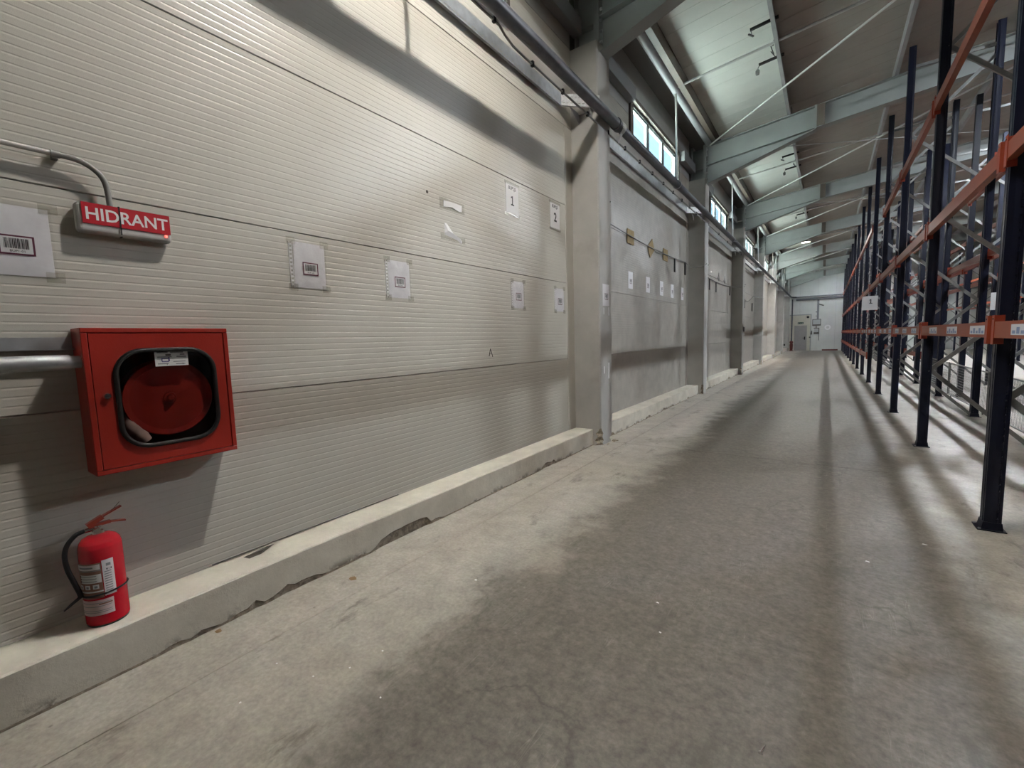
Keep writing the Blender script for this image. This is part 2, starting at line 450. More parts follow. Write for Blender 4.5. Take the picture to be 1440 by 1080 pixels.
def parent_loc(o):
    p = Vector((0, 0, 0))
    while o is not None:
        p += o.location; o = o.parent
    return p
_TX = {}
def text_geo(body, offset=0.0):
    key = (body, offset)
    if key in _TX: return _TX[key]
    cu = bpy.data.curves.new('lettering', 'FONT'); cu.body = body; cu.size = 1.0; cu.offset = offset; cu.resolution_u = 3
    o = bpy.data.objects.new('lettering', cu); col.objects.link(o)
    dg = bpy.context.evaluated_depsgraph_get()
    me = o.evaluated_get(dg).to_mesh()
    vs = [(v.co.x, v.co.y) for v in me.vertices]; fs = [tuple(p.vertices) for p in me.polygons]
    o.evaluated_get(dg).to_mesh_clear()
    bpy.data.objects.remove(o); bpy.data.curves.remove(cu)
    w = max(v[0] for v in vs) if vs else 0
    _TX[key] = (vs, fs, w)
    return _TX[key]

def tag(o, label=None, cat=None, group=None, kind=None):
    if label: o['label'] = label
    if cat: o['category'] = cat
    if group: o['group'] = group
    if kind: o['kind'] = kind
    return o
def empty(name, loc, label=None, cat=None, group=None, kind=None, parent=None):
    o = bpy.data.objects.new(name, None); col.objects.link(o); o.location = loc
    o.empty_display_size = 0.1
    if parent: o.parent = parent
    return tag(o, label, cat, group, kind)
def clone(o, parent=None, loc=None):
    c = o.copy(); col.objects.link(c); c.parent = parent
    if loc is not None: c.location = loc
    return c
def struct(o):
    o['kind'] = 'structure'; return o
def hpol(*a): return a

# ------------------------------------------------------------------ setting numbers
PITCH = 6.13
YC = [5.68 + PITCH * k for k in range(-2, 7)]     # column centres
YEND = 42.5
YBACK = -7.0
XR = 24.0
CURB_W, CURB_H = 0.264, 0.223
def ztop(x):                                      # top of the rafters
    return 5.95 + 0.11 * ((x if x <= 12 else 24 - x) - 0.37)
def zceil(x):
    return ztop(x) + 0.22
WIN = [(-4.9, -2.1), (1.15, 4.06), (7.72, 10.64), (14.0, 16.8), (20.6, 23.4), (27.2, 29.9), (33.2, 35.9), (39.0, 41.4)]
WZ0, WZ1 = 4.79, 5.50

# ------------------------------------------------------------------ floor
fb = MB(); fb.box(-0.3, XR + 0.2, YBACK - 0.2, YEND + 0.3, -0.25, -0.012)
floor = struct(fb.build('floor', M_joint))
GAP = 0.003
ys = [YBACK - 0.2] + [y + 0.12 for y in YC if y > YBACK] + [YEND + 0.3]
for i in range(len(ys) - 1):
    for x0, x1 in ((-0.06, 0.606), (0.606, XR + 0.2)):
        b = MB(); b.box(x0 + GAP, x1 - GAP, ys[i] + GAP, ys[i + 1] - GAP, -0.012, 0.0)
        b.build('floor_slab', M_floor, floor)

# exterior yard seen by the windows' light
yb = MB(); yb.box(-60, -0.3, -40, 90, -0.6, -0.3)
struct(yb.build('ground', M_yard))

# ------------------------------------------------------------------ left wall of ribbed sandwich panels
def wall_boxes(b, x0, x1, mi=0):
    b.box(x0, x1, YBACK, YEND + 0.2, -0.2, WZ0, mi)
    b.box(x0, x1, YBACK, YEND + 0.2, WZ1, 6.3, mi)
    edges = [YBACK] + [y for w in WIN for y in w] + [YEND + 0.2]
    for i in range(0, len(edges), 2):
        b.box(x0, x1, edges[i], edges[i + 1], WZ0, WZ1, mi)
b = MB(); wall_boxes(b, -0.16, -0.055)
wall_left = struct(b.build('wall_left', M_backing))
RIB = 0.04
def rib_profile(z0, z1):
    """(z, x) profile of the micro-ribbed sheet between two panel joints"""
    pr = [(z0 + 0.0012, -0.055), (z0 + 0.0012, -0.005), (z0 + 0.005, 0.0)]
    z = math.ceil((z0 + 0.02 - 0.2) / RIB) * RIB + 0.2
    while z < z1 - 0.02:
        pr += [(z - 0.007, 0.0), (z - 0.001, -0.0010), (z + 0.0012, -0.0010), (z + 0.0042, 0.0)]
        z += RIB
    pr += [(z1 - 0.005, 0.0), (z1 - 0.0012, -0.005), (z1 - 0.0012, -0.055)]
    return pr
PCACHE = {}
def wall_panel(y0, y1, z0, z1, m):
    pr = rib_profile(z0, z1)
    b = MB(); n = len(pr)
    vs = [(x, y, z) for y in (y0, y1) for z, x in pr]
    b.add(vs, [(i, n + i, n + i + 1, i + 1) for i in range(n - 1)])
    b.add([vs[i] for i in range(n)], [tuple(range(n))]); b.add([vs[n + i] for i in range(n)], [tuple(reversed(range(n)))])
    return b.build('wall_panel', m, wall_left)
bays = [(YC[i] + 0.20, YC[i + 1] - 0.20) for i in range(len(YC) - 1)]
bays[0] = (YBACK, YC[1] - 0.20) if YC[0] < YBACK else bays[0]
for (y0, y1) in [(YBACK, YC[0] - 0.2)] * (1 if YC[0] - 0.2 > YBACK else 0) + bays:
    w = [q for q in WIN if q[0] > y0 - 0.3 and q[1] < y1 + 0.3]
    for k in range(6):
        z0, z1 = (-0.0 if k == 0 else 0.2 + (k - 1)), 0.2 + k
        if k == 0: continue
        m = M_panel
        if k == 5 and w:
            a, c = w[0]
            wall_panel(y0, a, z0, z1, m); wall_panel(c, y1, z0, z1, m); wall_panel(a, c, z0, WZ0, m)
        else:
            wall_panel(y0, y1, z0, z1, m)
    z0, z1 = 5.2, 6.19
    if w:
        a, c = w[0]
        wall_panel(y0, a, z0, z1, M_upper); wall_panel(c, y1, z0, z1, M_upper); wall_panel(a, c, WZ1, z1, M_upper)
    else:
        wall_panel(y0, y1, z0, z1, M_upper)
    # corner flashing beside the column that ends the bay, and a hairline sheet joint
    b = MB(); b.box(-0.002, 0.004, y1 - 0.20, y1, CURB_H, 4.19)
    b.build('corner_flashing', M_panel, wall_left)

# ------------------------------------------------------------------ columns
def make_column(yc, seed):
    rnd = random.Random(seed)
    b = MB()
    zs = [0, 0.03, 0.06, 0.09, 0.12, 0.16, 0.2, 0.24, 0.29, 0.36, 2.0, 5.18]
    rings = []
    ph = [rnd.uniform(0, 50) for _ in range(4)]
    for z in zs:
        def ch(i):
            if z >= 0.33: return 0.016
            return 0.016 + max(0, noise.noise(Vector((ph[i], z * 9, seed)))) * 0.16 * (1 - z / 0.36) + (0.06 if z < 0.22 else 0.0) * rnd.random()
        a, c = ch(0), ch(1)
        x0, x1, y0, y1 = -0.05, 0.38, yc - 0.2, yc + 0.2
        rings.append([(x0, y0, z), (x1 - a, y0, z), (x1, y0 + a, z), (x1, y1 - c, z), (x1 - c, y1, z), (x0, y1, z)])
    n = 6
    for i in range(len(zs) - 1):
        for k in range(n):
            k2 = (k + 1) % n
            raw = 1 if (zs[i + 1] <= 0.25 and k in (1, 3)) else 0
            b.add([rings[i][k], rings[i][k2], rings[i + 1][k2], rings[i + 1][k]], [(0, 1, 2, 3)], raw)
    b.poly(rings[-1])
    return struct(b.build('column', [M_column, M_column_raw]))
for i, y in enumerate(YC):
    if y < YEND: make_column(y, i + 3)
make_column(YEND - 0.12, 20)

# ------------------------------------------------------------------ concrete curb along the wall
curb = struct(empty('baseboard_left', (0, 0, 0)))
def curb_segment(y0, y1, seed):
    b = MB(); n = max(2, int((y1 - y0) / 0.045))
    prof = []
    for i in range(n + 1):
        y = y0 + (y1 - y0) * i / n
        e = noise.noise(Vector((y * 2.1, seed, 0))) * 0.004 + noise.noise(Vector((y * 9, seed, 3))) * 0.003
        ch = max(0.0, noise.noise(Vector((y * 1.6, seed, 7))) + 0.35 * noise.noise(Vector((y * 14, seed, 9))) - 0.12)
        ct = max(0.0, noise.noise(Vector((y * 3.1, seed, 17))) - 0.38) * 0.06
        dz = min(0.075, ch * 0.14); dx = min(0.022, ch * 0.06)
        prof.append([(0.0, y, CURB_H), (CURB_W - 0.008 - ct + e, y, CURB_H + e * 0.4), (CURB_W + e, y, CURB_H - 0.008 - ct),
                     (CURB_W + e * 0.6, y, 0.012 + dz), (CURB_W + e * 0.6 - dx, y, 0.006 + dz * 0.8), (CURB_W - dx * 0.8, y, -0.004)])
    m = 6
    vs = [p for ring in prof for p in ring]
    for k in range(m - 1):
        mi = 1 if k in (3, 4) else 0
        b.add([prof[i][kk] for i in range(n + 1) for kk in (k, k + 1)], [(2 * i, 2 * i + 2, 2 * i + 3, 2 * i + 1)[::-1] for i in range(n)], mi)
    for ring in (prof[0], prof[-1]):
        b.poly([*ring, (0.0, ring[0][1], -0.004)])
    b.build('curb_segment', [M_curb, M_column_raw], curb)
for i, (y0, y1) in enumerate(bays): curb_segment(y0, y1, i * 3.7 + 1)
curb_segment(YC[-1] + .2, YEND, 50) if YC[-1] + .2 < YEND else None

# ------------------------------------------------------------------ roof: rafters, purlins, panels
def make_rafter(yc):
    r = struct(empty('rafter', (0.37, yc, 5.2)))
    b = MB()
    t, fw = 0.012, 0.10
    D = 0.45
    def seg(x0, x1):
        for (x0, x1) in ((x0, x1),):
            a0, a1 = ztop(x0), ztop(x1)
            def slab(za0, za1, zb0, zb1, h):
                b.hexa([(x0, yc - h, za0), (x1, yc - h, za1), (x1, yc + h, za1), (x0, yc + h, za0), (x0, yc - h, zb0), (x1, yc - h, zb1), (x1, yc + h, zb1), (x0, yc + h, zb0)])
            slab(a0 - 0.015, a1 - 0.015, a0, a1, fw)
            slab(a0 - D, a1 - D, a0 - D + 0.015, a1 - D + 0.015, fw)
            slab(a0 - D + 0.015, a1 - D + 0.015, a0 - 0.015, a1 - 0.015, t / 2)
    seg(0.37, 12.0); seg(12.0, XR - 0.37)
    b.build('beam', M_steel, r)
    # haunch
    h = MB()
    x0, x1 = 0.38, 2.5
    for s in (0, 1):
        X0, X1 = (x0, x1) if s == 0 else (XR - x0, XR - x1)
        zt0, zt1 = ztop(X0) - D, ztop(X1) - D
        zb0, zb1 = 5.085, zt1 - 0.015
        h.hexa([(X0, yc - t / 2, zb0), (X1, yc - t / 2, zb1), (X1, yc + t / 2, zb1), (X0, yc + t / 2, zb0), (X0, yc - t / 2, zt0), (X1, yc - t / 2, zt1), (X1, yc + t / 2, zt1), (X0, yc + t / 2, zt0)])
        h.hexa([(X0, yc - fw, zb0 - 0.015), (X1, yc - fw, zb1 - 0.015), (X1, yc + fw, zb1 - 0.015), (X0, yc + fw, zb0 - 0.015), (X0, yc - fw, zb0), (X1, yc - fw, zb1), (X1, yc + fw, zb1), (X0, yc + fw, zb0)])
    h.build('haunch', M_steel, r)
    # splice plate where the haunch ends
    s = MB(); s.box(2.49, 2.53, yc - 0.115, yc + 0.115, ztop(2.5) - D - 0.02, ztop(2.5) + 0.005)
    s.build('splice_plate', M_steel, r)
    s = MB(); s.box(2.53, 2.67, yc - 0.113, yc + 0.113, ztop(2.6) - D + 0.012, ztop(2.6) - 0.012)
    s.build('shaded_splice', M_jamb, r)  # dark box at the recessed splice, its shadow put into the colour
    # steel stub on the concrete column, end plate and bolts
    c = MB()
    c.box(0.30, 0.345, yc - 0.12, yc + 0.12, 5.18, ztop(0.37) + 0.02)
    c.box(0.02, 0.04, yc - 0.10, yc + 0.10, 5.18, ztop(0.1) + 0.02)
    c.box(0.04, 0.30, yc - 0.006, yc + 0.006, 5.18, ztop(0.1))
    c.box(0.04, 0.30, yc - 0.10, yc + 0.10, 5.44, 5.455)
    c.build('column_stub', M_steel, r)
    e = MB(); e.box(0.347, 0.372, yc - 0.125, yc + 0.125, 5.06, ztop(0.37) + 0.02)
    e.build('end_plate', M_steel, r)
    bo = MB()
    for z in (5.2, 5.33, 5.46, 5.59, 5.72, 5.85):
        for sy in (-0.08, 0.08):
            bo.lathe([(0.0, 0.03), (0.018, 0.03), (0.018, 0.0)], (0.372, yc + sy, z), (1, 0, 0), 6, 0, False)
    bo.build('bolt_row', M_galv, r)
    return r
for y in YC + [YEND - 0.12]:
    if YBACK < y < YEND: make_rafter(y)

def add_purlin(x, m, w=0.06):
    if x < 1:
        b = MB(); b.box(x, x + 0.10, YBACK, YEND, ztop(x) - 0.0, zceil(x) - 0.002)
        struct(b.build('purlin', M_jamb)); return  # eave purlin coloured dark brown to paint in the shade on its underside
    z0 = ztop(x); z1 = zceil(x) + 0.005
    b = MB()
    sgn = 1 if x < 12 else -1
    b.box(x, x + 0.004 * sgn, YBACK, YEND, z0, z1)
    b.box(min(x, x + w * sgn), max(x, x + w * sgn), YBACK, YEND, z0, z0 + 0.004)
    b.box(x + (w - 0.004) * sgn if sgn > 0 else x - w, x + w * sgn if sgn > 0 else x - w + 0.004, YBACK, YEND, z0, z0 + 0.025)
    p = struct(b.build('purlin', m))
    for y in YC:
        if YBACK < y < YEND:
            c = MB(); c.box(x + 0.07 * sgn - 0.005, x + 0.07 * sgn + 0.005, y - 0.06, y + 0.06, z0, z0 + 0.17)
            c.build('cleat', M_steel, p)
for x in (0.50, 2.0, 3.75, 5.45, 7.15, 8.85, 10.55, 11.9, 13.4, 15.1, 16.8, 18.5, 20.2, 21.9, 23.4):
    add_purlin(x, M_purlin)

ceiling = struct(empty('ceiling', (0, 0, 6)))
PW = 1.05
y = YBACK - 0.1
rb = {}
while y < YEND + 0.2:
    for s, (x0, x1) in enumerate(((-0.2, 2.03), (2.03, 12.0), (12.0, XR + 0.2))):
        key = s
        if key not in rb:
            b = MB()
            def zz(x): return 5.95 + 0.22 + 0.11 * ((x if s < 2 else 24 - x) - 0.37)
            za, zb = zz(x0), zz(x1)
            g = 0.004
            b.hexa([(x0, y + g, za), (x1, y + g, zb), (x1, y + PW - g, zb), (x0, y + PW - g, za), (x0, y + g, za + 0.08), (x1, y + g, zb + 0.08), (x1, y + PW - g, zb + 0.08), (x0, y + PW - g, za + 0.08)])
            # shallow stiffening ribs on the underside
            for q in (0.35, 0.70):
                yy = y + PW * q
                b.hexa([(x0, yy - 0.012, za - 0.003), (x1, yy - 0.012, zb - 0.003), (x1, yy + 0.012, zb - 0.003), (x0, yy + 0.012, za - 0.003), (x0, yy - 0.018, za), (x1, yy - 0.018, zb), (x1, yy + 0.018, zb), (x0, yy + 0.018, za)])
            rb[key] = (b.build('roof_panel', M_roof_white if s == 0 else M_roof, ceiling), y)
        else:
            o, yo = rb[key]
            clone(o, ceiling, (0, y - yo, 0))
    y += PW
b = MB(); b.hexa([(-0.2, YBACK - .2, 6.26), (12, YBACK - .2, 7.56), (12, YEND + .3, 7.56), (-0.2, YEND + .3, 6.26), (-0.2, YBACK - .2, 6.3), (12, YBACK - .2, 7.6), (12, YEND + .3, 7.6), (-0.2, YEND + .3, 6.3)])
b.hexa([(12, YBACK - .2, 7.56), (24.2, YBACK - .2, 6.26), (24.2, YEND + .3, 6.26), (12, YEND + .3, 7.56), (12, YBACK - .2, 7.6), (24.2, YBACK - .2, 6.3), (24.2, YEND + .3, 6.3), (12, YEND + .3, 7.6)])
struct(b.build('roof', M_backing))

b = MB(); b.hexa([(-0.05, YBACK, zceil(-0.05) - 0.03), (0.498, YBACK, zceil(0.5) - 0.03), (0.498, YEND, zceil(0.5) - 0.03), (-0.05, YEND, zceil(-0.05) - 0.03), (-0.05, YBACK, zceil(-0.05) - 0.012), (0.498, YBACK, zceil(0.5) - 0.012), (0.498, YEND, zceil(0.5) - 0.012), (-0.05, YEND, zceil(-0.05) - 0.012)])
struct(b.build('trim_1', M_eave_strip))  # dark brown sheet close under the ceiling, from wall to first purlin
# eave box beam on the wall and round eave tube, one length per bay
for i in range(len(YC) - 1):
    y0, y1 = YC[i] + 0.1, YC[i + 1] - 0.1
    w_ = [q for q in WIN if q[0] > y0 - 0.3 and q[1] < y1 + 0.3]
    for (ga, gc) in (((y0, w_[0][0] - 0.14), (w_[0][1] + 0.06, y1)) if w_ else ((y0, y1),)):
        b = MB(); b.box(0.005, 0.13, ga, gc, 5.37, 5.58); struct(b.build('beam', M_girt, None, bevel=0.008))
    b = MB(); b.tube([(0.42, y0 - 0.02, 5.98), (0.42, y1 + 0.02, 5.98)], 0.068, 16)
    t = struct(b.build('eave_tube_beam', M_tube))
    b = MB()
    for yy in (y0, y1):
        b.box(0.35, 0.49, yy - 0.012, yy + 0.012, 5.9, 6.1)
    b.build('tube_end_plate', M_steel, t)
    # strut across the slope and crossed tie rods
    ym = (y0 + y1) / 2 + 0.03
    b = MB(); b.tube([(0.45, ym, ztop(.45) + 0.02), (5.4, ym, ztop(5.4) + 0.02), (11.8, ym, ztop(11.8) + 0.02)], 0.022, 10)
    struct(b.build('strut_beam', M_rod))
    b = MB()
    b.tube([(0.46, y1 - 0.05, ztop(.46) - 0.04), (7.1, y0 + 0.05, ztop(7.1) - 0.04)], 0.019, 10)
    struct(b.build('tie_rod_beam', M_rod))
    b = MB(); b.tube([(0.46, y0 + 0.05, ztop(.46) - 0.10), (7.1, y1 - 0.05, ztop(7.1) - 0.10)], 0.010, 8)
    struct(b.build('tie_rod_beam', M_purlin))

# ------------------------------------------------------------------ windows
for i, (a, c) in enumerate(WIN):
    w = struct(empty('window_%d' % (i + 1), (0, (a + c) / 2, WZ0)))
    b = MB()
    x0, x1 = -0.11, -0.03
    b.box(x0, x1, a, c, WZ0, WZ0 + 0.045); b.box(x0, x1, a, c, WZ1 - 0.045, WZ1)
    b.box(x0, x1, a, a + 0.045, WZ0 + .045, WZ1 - .045); b.box(x0, x1, c - 0.045, c, WZ0 + .045, WZ1 - .045)
    n = 3; L = (c - a - 0.09) / n
    for k in range(1, n):
        ym = a + 0.045 + L * k; b.box(x0, x1, ym - 0.03, ym + 0.03, WZ0 + .045, WZ1 - .045)
    b.build('window_frame', M_winframe, w)
    for k in range(n):
        ya, yb2 = a + 0.045 + L * k + (0.03 if k else 0), a + 0.045 + L * (k + 1) - (0.03 if k < n - 1 else 0)
        s = MB(); z0, z1 = WZ0 + 0.045, WZ1 - 0.045
        s.box(-0.10, -0.05, ya, ya + 0.03, z0, z1); s.box(-0.10, -0.05, yb2 - 0.03, yb2, z0, z1)
        s.box(-0.10, -0.05, ya, yb2, z0, z0 + 0.03); s.box(-0.10, -0.05, ya, yb2, z1 - 0.03, z1)
        so = s.build('sash', M_winframe_l, w)
        p = MB(); p.box(-0.078, -0.072, ya + 0.03, yb2 - 0.03, z0 + 0.03, z1 - 0.03); p.build('pane', M_glass, so)
    # dark jamb and head lining that stand out from the sheet
    j = MB()
    j.box(-0.03, 0.035, a - 0.13, a, WZ0 - 0.05, WZ1 + 0.07)
    j.box(-0.03, 0.02, c, c + 0.05, WZ0 - 0.05, WZ1 + 0.07)
    j.box(-0.03, 0.03, a, c, WZ1, WZ1 + 0.07)
    j.box(-0.03, 0.05, a, c, WZ0 - 0.05, WZ0)
    j.build('jamb_lining', M_jamb, w)

# ------------------------------------------------------------------ other walls
b = MB(); b.box(-0.2, XR + 0.2, YEND, YEND + 0.2, -0.2, 8.0)
wall_end = struct(b.build('wall_end', M_backing))
PX = [-0.1 + 1.16 * k for k in range(22)]
for k in range(21):
    b = MB(); b.box(PX[k] + 0.003, PX[k + 1] - 0.003, YEND - 0.03, YEND, 0.0, 4.25); b.box(PX[k] + 0.003, PX[k + 1] - 0.003, YEND - 0.03, YEND, 4.262, 7.7)
    b.build('wall_panel', M_endwall, wall_end)
b = MB(); b.box(XR, XR + 0.2, YBACK, YEND, -0.2, 6.4); struct(b.build('wall_right', M_upper))
b = MB(); b.box(-0.2, XR + 0.2, YBACK - 0.2, YBACK, -0.2, 8.0); struct(b.build('wall_back', M_endwall))

# end wall door with its cream surround
YE = YEND - 0.03
d = struct(empty('door_1', (1.15, YE, 0)))
b = MB(); b.box(0.40, 1.80, YE - 0.03, YE, 0.0, 2.82); b.build('door_surround', M_cream, d)
b = MB(); b.box(0.40, 1.86, YE - 0.06, YE, 2.82, 2.89); b.box(1.80, 1.86, YE - 0.05, YE, 0.0, 2.82); b.build('door_track', M_steel, d)
b = MB(); b.box(0.66, 0.73, YE - 0.06, YE - 0.03, 0.0, 2.08); b.box(1.58, 1.65, YE - 0.06, YE - 0.03, 0.0, 2.08); b.box(0.73, 1.58, YE - 0.06, YE - 0.03, 2.01, 2.08)
b.build('door_frame', M_cream, d)
b = MB(); b.box(0.73, 1.58, YE - 0.055, YE - 0.03, 0.01, 2.01); leaf = b.build('door_leaf', M_doorgrey, d)
b = MB(); b.box(1.40, 1.48, YE - 0.075, YE - 0.055, 0.88, 1.12); b.tube([(1.44, YE - 0.10, 1.0), (1.30, YE - 0.10, 1.0)], 0.012, 8); b.tube([(1.44, YE - 0.06, 1.0), (1.44, YE - 0.10, 1.0)], 0.010, 8)
b.build('door_handle', M_black, leaf)

# ------------------------------------------------------------------ hose reel cabinet
CX = 0.165
def wy(x, y, z): return (x, y, z)
cab = empty('hose_reel_cabinet', (0, 0.785, 0.905), 'red metal hose reel cabinet with rounded glass window on the wall', 'cabinet')
y0, y1, z0, z1 = 0.49, 1.075, 0.902, 1.572
b = MB(); tt = 0.012; XB = CX - 0.012
b.box(0.001, 0.012, y0, y1, z0, z1); b.box(0.012, XB, y0, y0 + tt, z0, z1); b.box(0.012, XB, y1 - tt, y1, z0, z1)
b.box(0.012, XB, y0 + tt, y1 - tt, z0, z0 + tt); b.box(0.012, XB, y0 + tt, y1 - tt, z1 - tt, z1)
b.build('cabinet_body', M_red, cab)
b = MB(); b.box(0.0125, 0.016, y0 + tt, y1 - tt, z0 + tt, z1 - tt); b.build('cabinet_lining', M_dark, cab)
# front rim
b = MB(); rw = 0.022
b.box(XB, CX, y0, y1, z0, z0 + rw); b.box(XB, CX, y0, y1, z1 - rw, z1); b.box(XB, CX, y0, y0 + rw, z0 + rw, z1 - rw); b.box(XB, CX, y1 - rw, y1, z0 + rw, z1 - rw)
b.build('front_rim', M_red, cab, bevel=0.003)
# door plate with rounded window hole
def rrect(cy, cz, hy, hz, r, n=8):
    pts = []
    for k, (sy, sz) in enumerate(((1, 1), (-1, 1), (-1, -1), (1, -1))):
        for i in range(n + 1):
            a = math.pi / 2 * (k + i / n)
            pts.append((cy + sy * (hy - r) + math.cos(a) * r, cz + sz * (hz - r) + math.sin(a) * r))
    return pts
WCY, WCZ, WHY, WHZ, WR = 0.795, 1.235, 0.205, 0.235, 0.115
def ring_plate(b, outer, inner, x0, x1, mi=0, smooth=False):
    n = len(outer)
    for i in range(n):
        j = (i + 1) % n
        A, B, C, D = outer[i], outer[j], inner[j], inner[i]
        b.add([(x1, *A), (x1, *B), (x1, *C), (x1, *D)], [(0, 1, 2, 3)], mi)
        b.add([(x0, *D), (x0, *C), (x0, *B), (x0, *A)], [(0, 1, 2, 3)], mi)
        b.add([(x0, *A), (x0, *B), (x1, *B), (x1, *A)], [(0, 1, 2, 3)], mi)
        b.add([(x1, *D), (x1, *C), (x0, *C), (x0, *D)], [(0, 1, 2, 3)], mi)
inner = rrect(WCY, WCZ, WHY, WHZ, WR)
dcy, dcz = (y0 + y1) / 2, (z0 + z1) / 2
dhy, dhz = (y1 - y0) / 2 - rw - 0.003, (z1 - z0) / 2 - rw - 0.003
outer = []
for (py, pz) in inner:          # project the hole outline out to the door rectangle
    vy, vz = py - WCY, pz - WCZ
    ly = ((dcy + dhy if vy > 0 else dcy - dhy) - WCY) / vy if abs(vy) > 1e-6 else 1e9
    lz = ((dcz + dhz if vz > 0 else dcz - dhz) - WCZ) / vz if abs(vz) > 1e-6 else 1e9
    t = min(ly, lz); outer.append((WCY + vy * t, WCZ + vz * t))
# snap the four nearest to true corners
for cy_, cz_ in ((dcy + dhy, dcz + dhz), (dcy - dhy, dcz + dhz), (dcy - dhy, dcz - dhz), (dcy + dhy, dcz - dhz)):
    k = min(range(len(outer)), key=lambda i: (outer[i][0] - cy_) ** 2 + (outer[i][1] - cz_) ** 2); outer[k] = (cy_, cz_)
b = MB(); ring_plate(b, outer, inner, XB - 0.002, CX - 0.002)
door = b.build('cabinet_door', M_red, cab, merge=True)
b = MB(); g_out = rrect(WCY, WCZ, WHY + 0.010, WHZ + 0.010, WR + 0.010); g_in = rrect(WCY, WCZ, WHY - 0.018, WHZ - 0.018, WR - 0.018)
path = [(CX, (a[0] + c[0]) / 2, (a[1] + c[1]) / 2) for a, c in zip(g_out, g_in)]
b.tube(path, 0.0108, 10, 0, closed=True); b.build('window_gasket', M_black, door)
gp = rrect(WCY, WCZ, WHY - 0.004, WHZ - 0.004, WR - 0.004)
b = MB(); b.prism([(CX - 0.008, p[0], p[1]) for p in gp], (0.003, 0, 0)); b.build('pane', M_cabglass, door)
b = MB(); b.lathe([(0.0, 0.012), (0.012, 0.012), (0.016, 0.004), (0.017, 0.0)], (CX - 0.002, 0.555, 1.262), (1, 0, 0), 16); b.box(CX + 0.009, CX + 0.0115, 0.548, 0.562, 1.259, 1.265, 1)
b.build('lock', [M_chrome, M_ink], door)
# inspection sticker on the glass
b = MB(); sx = CX - 0.0045
b.quad((sx, 0.746, 1.385), (sx, 0.884, 1.385), (sx, 0.884, 1.463), (sx, 0.746, 1.463))
e = 0.0006
for (a, c, q, w_) in ((0.756, 0.80, 1.452, 0.003), (0.81, 0.865, 1.452, 0.003), (0.756, 0.815, 1.430, 0.003), (0.835, 0.876, 1.430, 0.003), (0.756, 0.876, 1.421, 0.0015), (0.82, 0.872, 1.406, 0.002), (0.756, 0.80, 1.397, 0.002), (0.83, 0.87, 1.394, 0.002)):
    b.quad((sx + e, a, q - w_), (sx + e, c, q - w_), (sx + e, c, q + w_), (sx + e, a, q + w_), 1)
b.quad((sx + e, 0.79, 1.436), (sx + e, 0.812, 1.436), (sx + e, 0.812, 1.443), (sx + e, 0.79, 1.443), 3)
b.quad((sx + e, 0.850, 1.438), (sx + e, 0.870, 1.438), (sx + e, 0.870, 1.444), (sx + e, 0.850, 1.444), 1)
for (a, c, zz0, zz1) in ((0.772, 0.804, 1.420, 1.425), (0.772, 0.776, 1.408, 1.422), (0.800, 0.806, 1.408, 1.427), (0.774, 0.802, 1.405, 1.409)):
    b.quad((sx + e, a, zz0), (sx + e, c, zz0), (sx + e, c, zz1), (sx + e, a, zz1), 2)
b.text('3', 0.012, (sx + e, 0.793, 1.390), (0, 1, 0), (0, 0, 1), 3); b.text('2', 0.012, (sx + e, 0.86, 1.390), (0, 1, 0), (0, 0, 1), 3)
b.build('inspection_sticker', [M_white, M_ink_grey, M_ink_blue, M_ink], door)
# hose reel inside
rl = MB(); rc = (0.0, 0.80, 1.225)
rl.lathe([(0.0, 0.135), (0.025, 0.135), (0.028, 0.128), (0.16, 0.126), (0.186, 0.130), (0.19, 0.124), (0.188, 0.118), (0.0, 0.118)], rc, (1, 0, 0), 48)
rl.lathe([(0.05, 0.118), (0.05, 0.045)], rc, (1, 0, 0), 24)
rl.lathe([(0.0, 0.045), (0.19, 0.045), (0.19, 0.038), (0.0, 0.038)], rc, (1, 0, 0), 48)
reel = rl.build('hose_reel', M_red_dark, cab)
b = MB(); b.lathe([(0.0, 0.146), (0.012, 0.146), (0.016, 0.138), (0.016, 0.133)], rc, (1, 0, 0), 16); b.build('hub_nut', M_red_dark, reel)
b = MB()
for r_ in (0.065, 0.095, 0.125, 0.155):
    for xx in (0.062, 0.085, 0.105):
        b.tube([(xx, 0.80 + r_ * math.cos(a), 1.225 + r_ * math.sin(a)) for a in [2 * math.pi * k / 28 for k in range(28)]], 0.0125, 6, 0, closed=True)
b.build('hose', M_hose, reel)
b = MB(); b.tube([(0.09, 0.640, 1.17), (0.10, 0.632, 1.13), (0.105, 0.645, 1.09), (0.11, 0.672, 1.05), (0.112, 0.69, 1.02)], [0.02, 0.03, 0.036, 0.034, 0.028], 10)
b.build('hose_end', M_hose, reel)

# ------------------------------------------------------------------ HIDRANT lamp sign
sg = empty('hydrant_sign', (0, 0.725, 2.0), 'red HIDRANT sign strapped to a grey emergency lamp above the cabinet', 'sign')
b = MB(); b.box(0.001, 0.052, 0.545, 0.905, 2.012, 2.148); b.build('lamp_housing', M_housing, sg, bevel=0.02, seg=4)
b = MB(); b.hexa([(0.052, 0.566, 2.053), (0.056, 0.566, 2.053), (0.056, 0.898, 2.053), (0.052, 0.898, 2.053), (0.052, 0.566, 2.147), (0.056, 0.566, 2.147), (0.056, 0.898, 2.147), (0.052, 0.898, 2.147)])
b.text('HIDRANT', 0.078, (0.0565, 0.732, 2.073), (0, 1, 0), (0, 0, 1), 1, 0.017, 0.92)
b.build('sign_plate', [M_sign_red, M_white], sg)
b = MB(); b.lathe([(0.0, 0.005), (0.005, 0.004), (0.006, 0.0)], (0.052, 0.878, 2.044), (1, 0, 0), 10); b.build('indicator_light', M_led, sg)
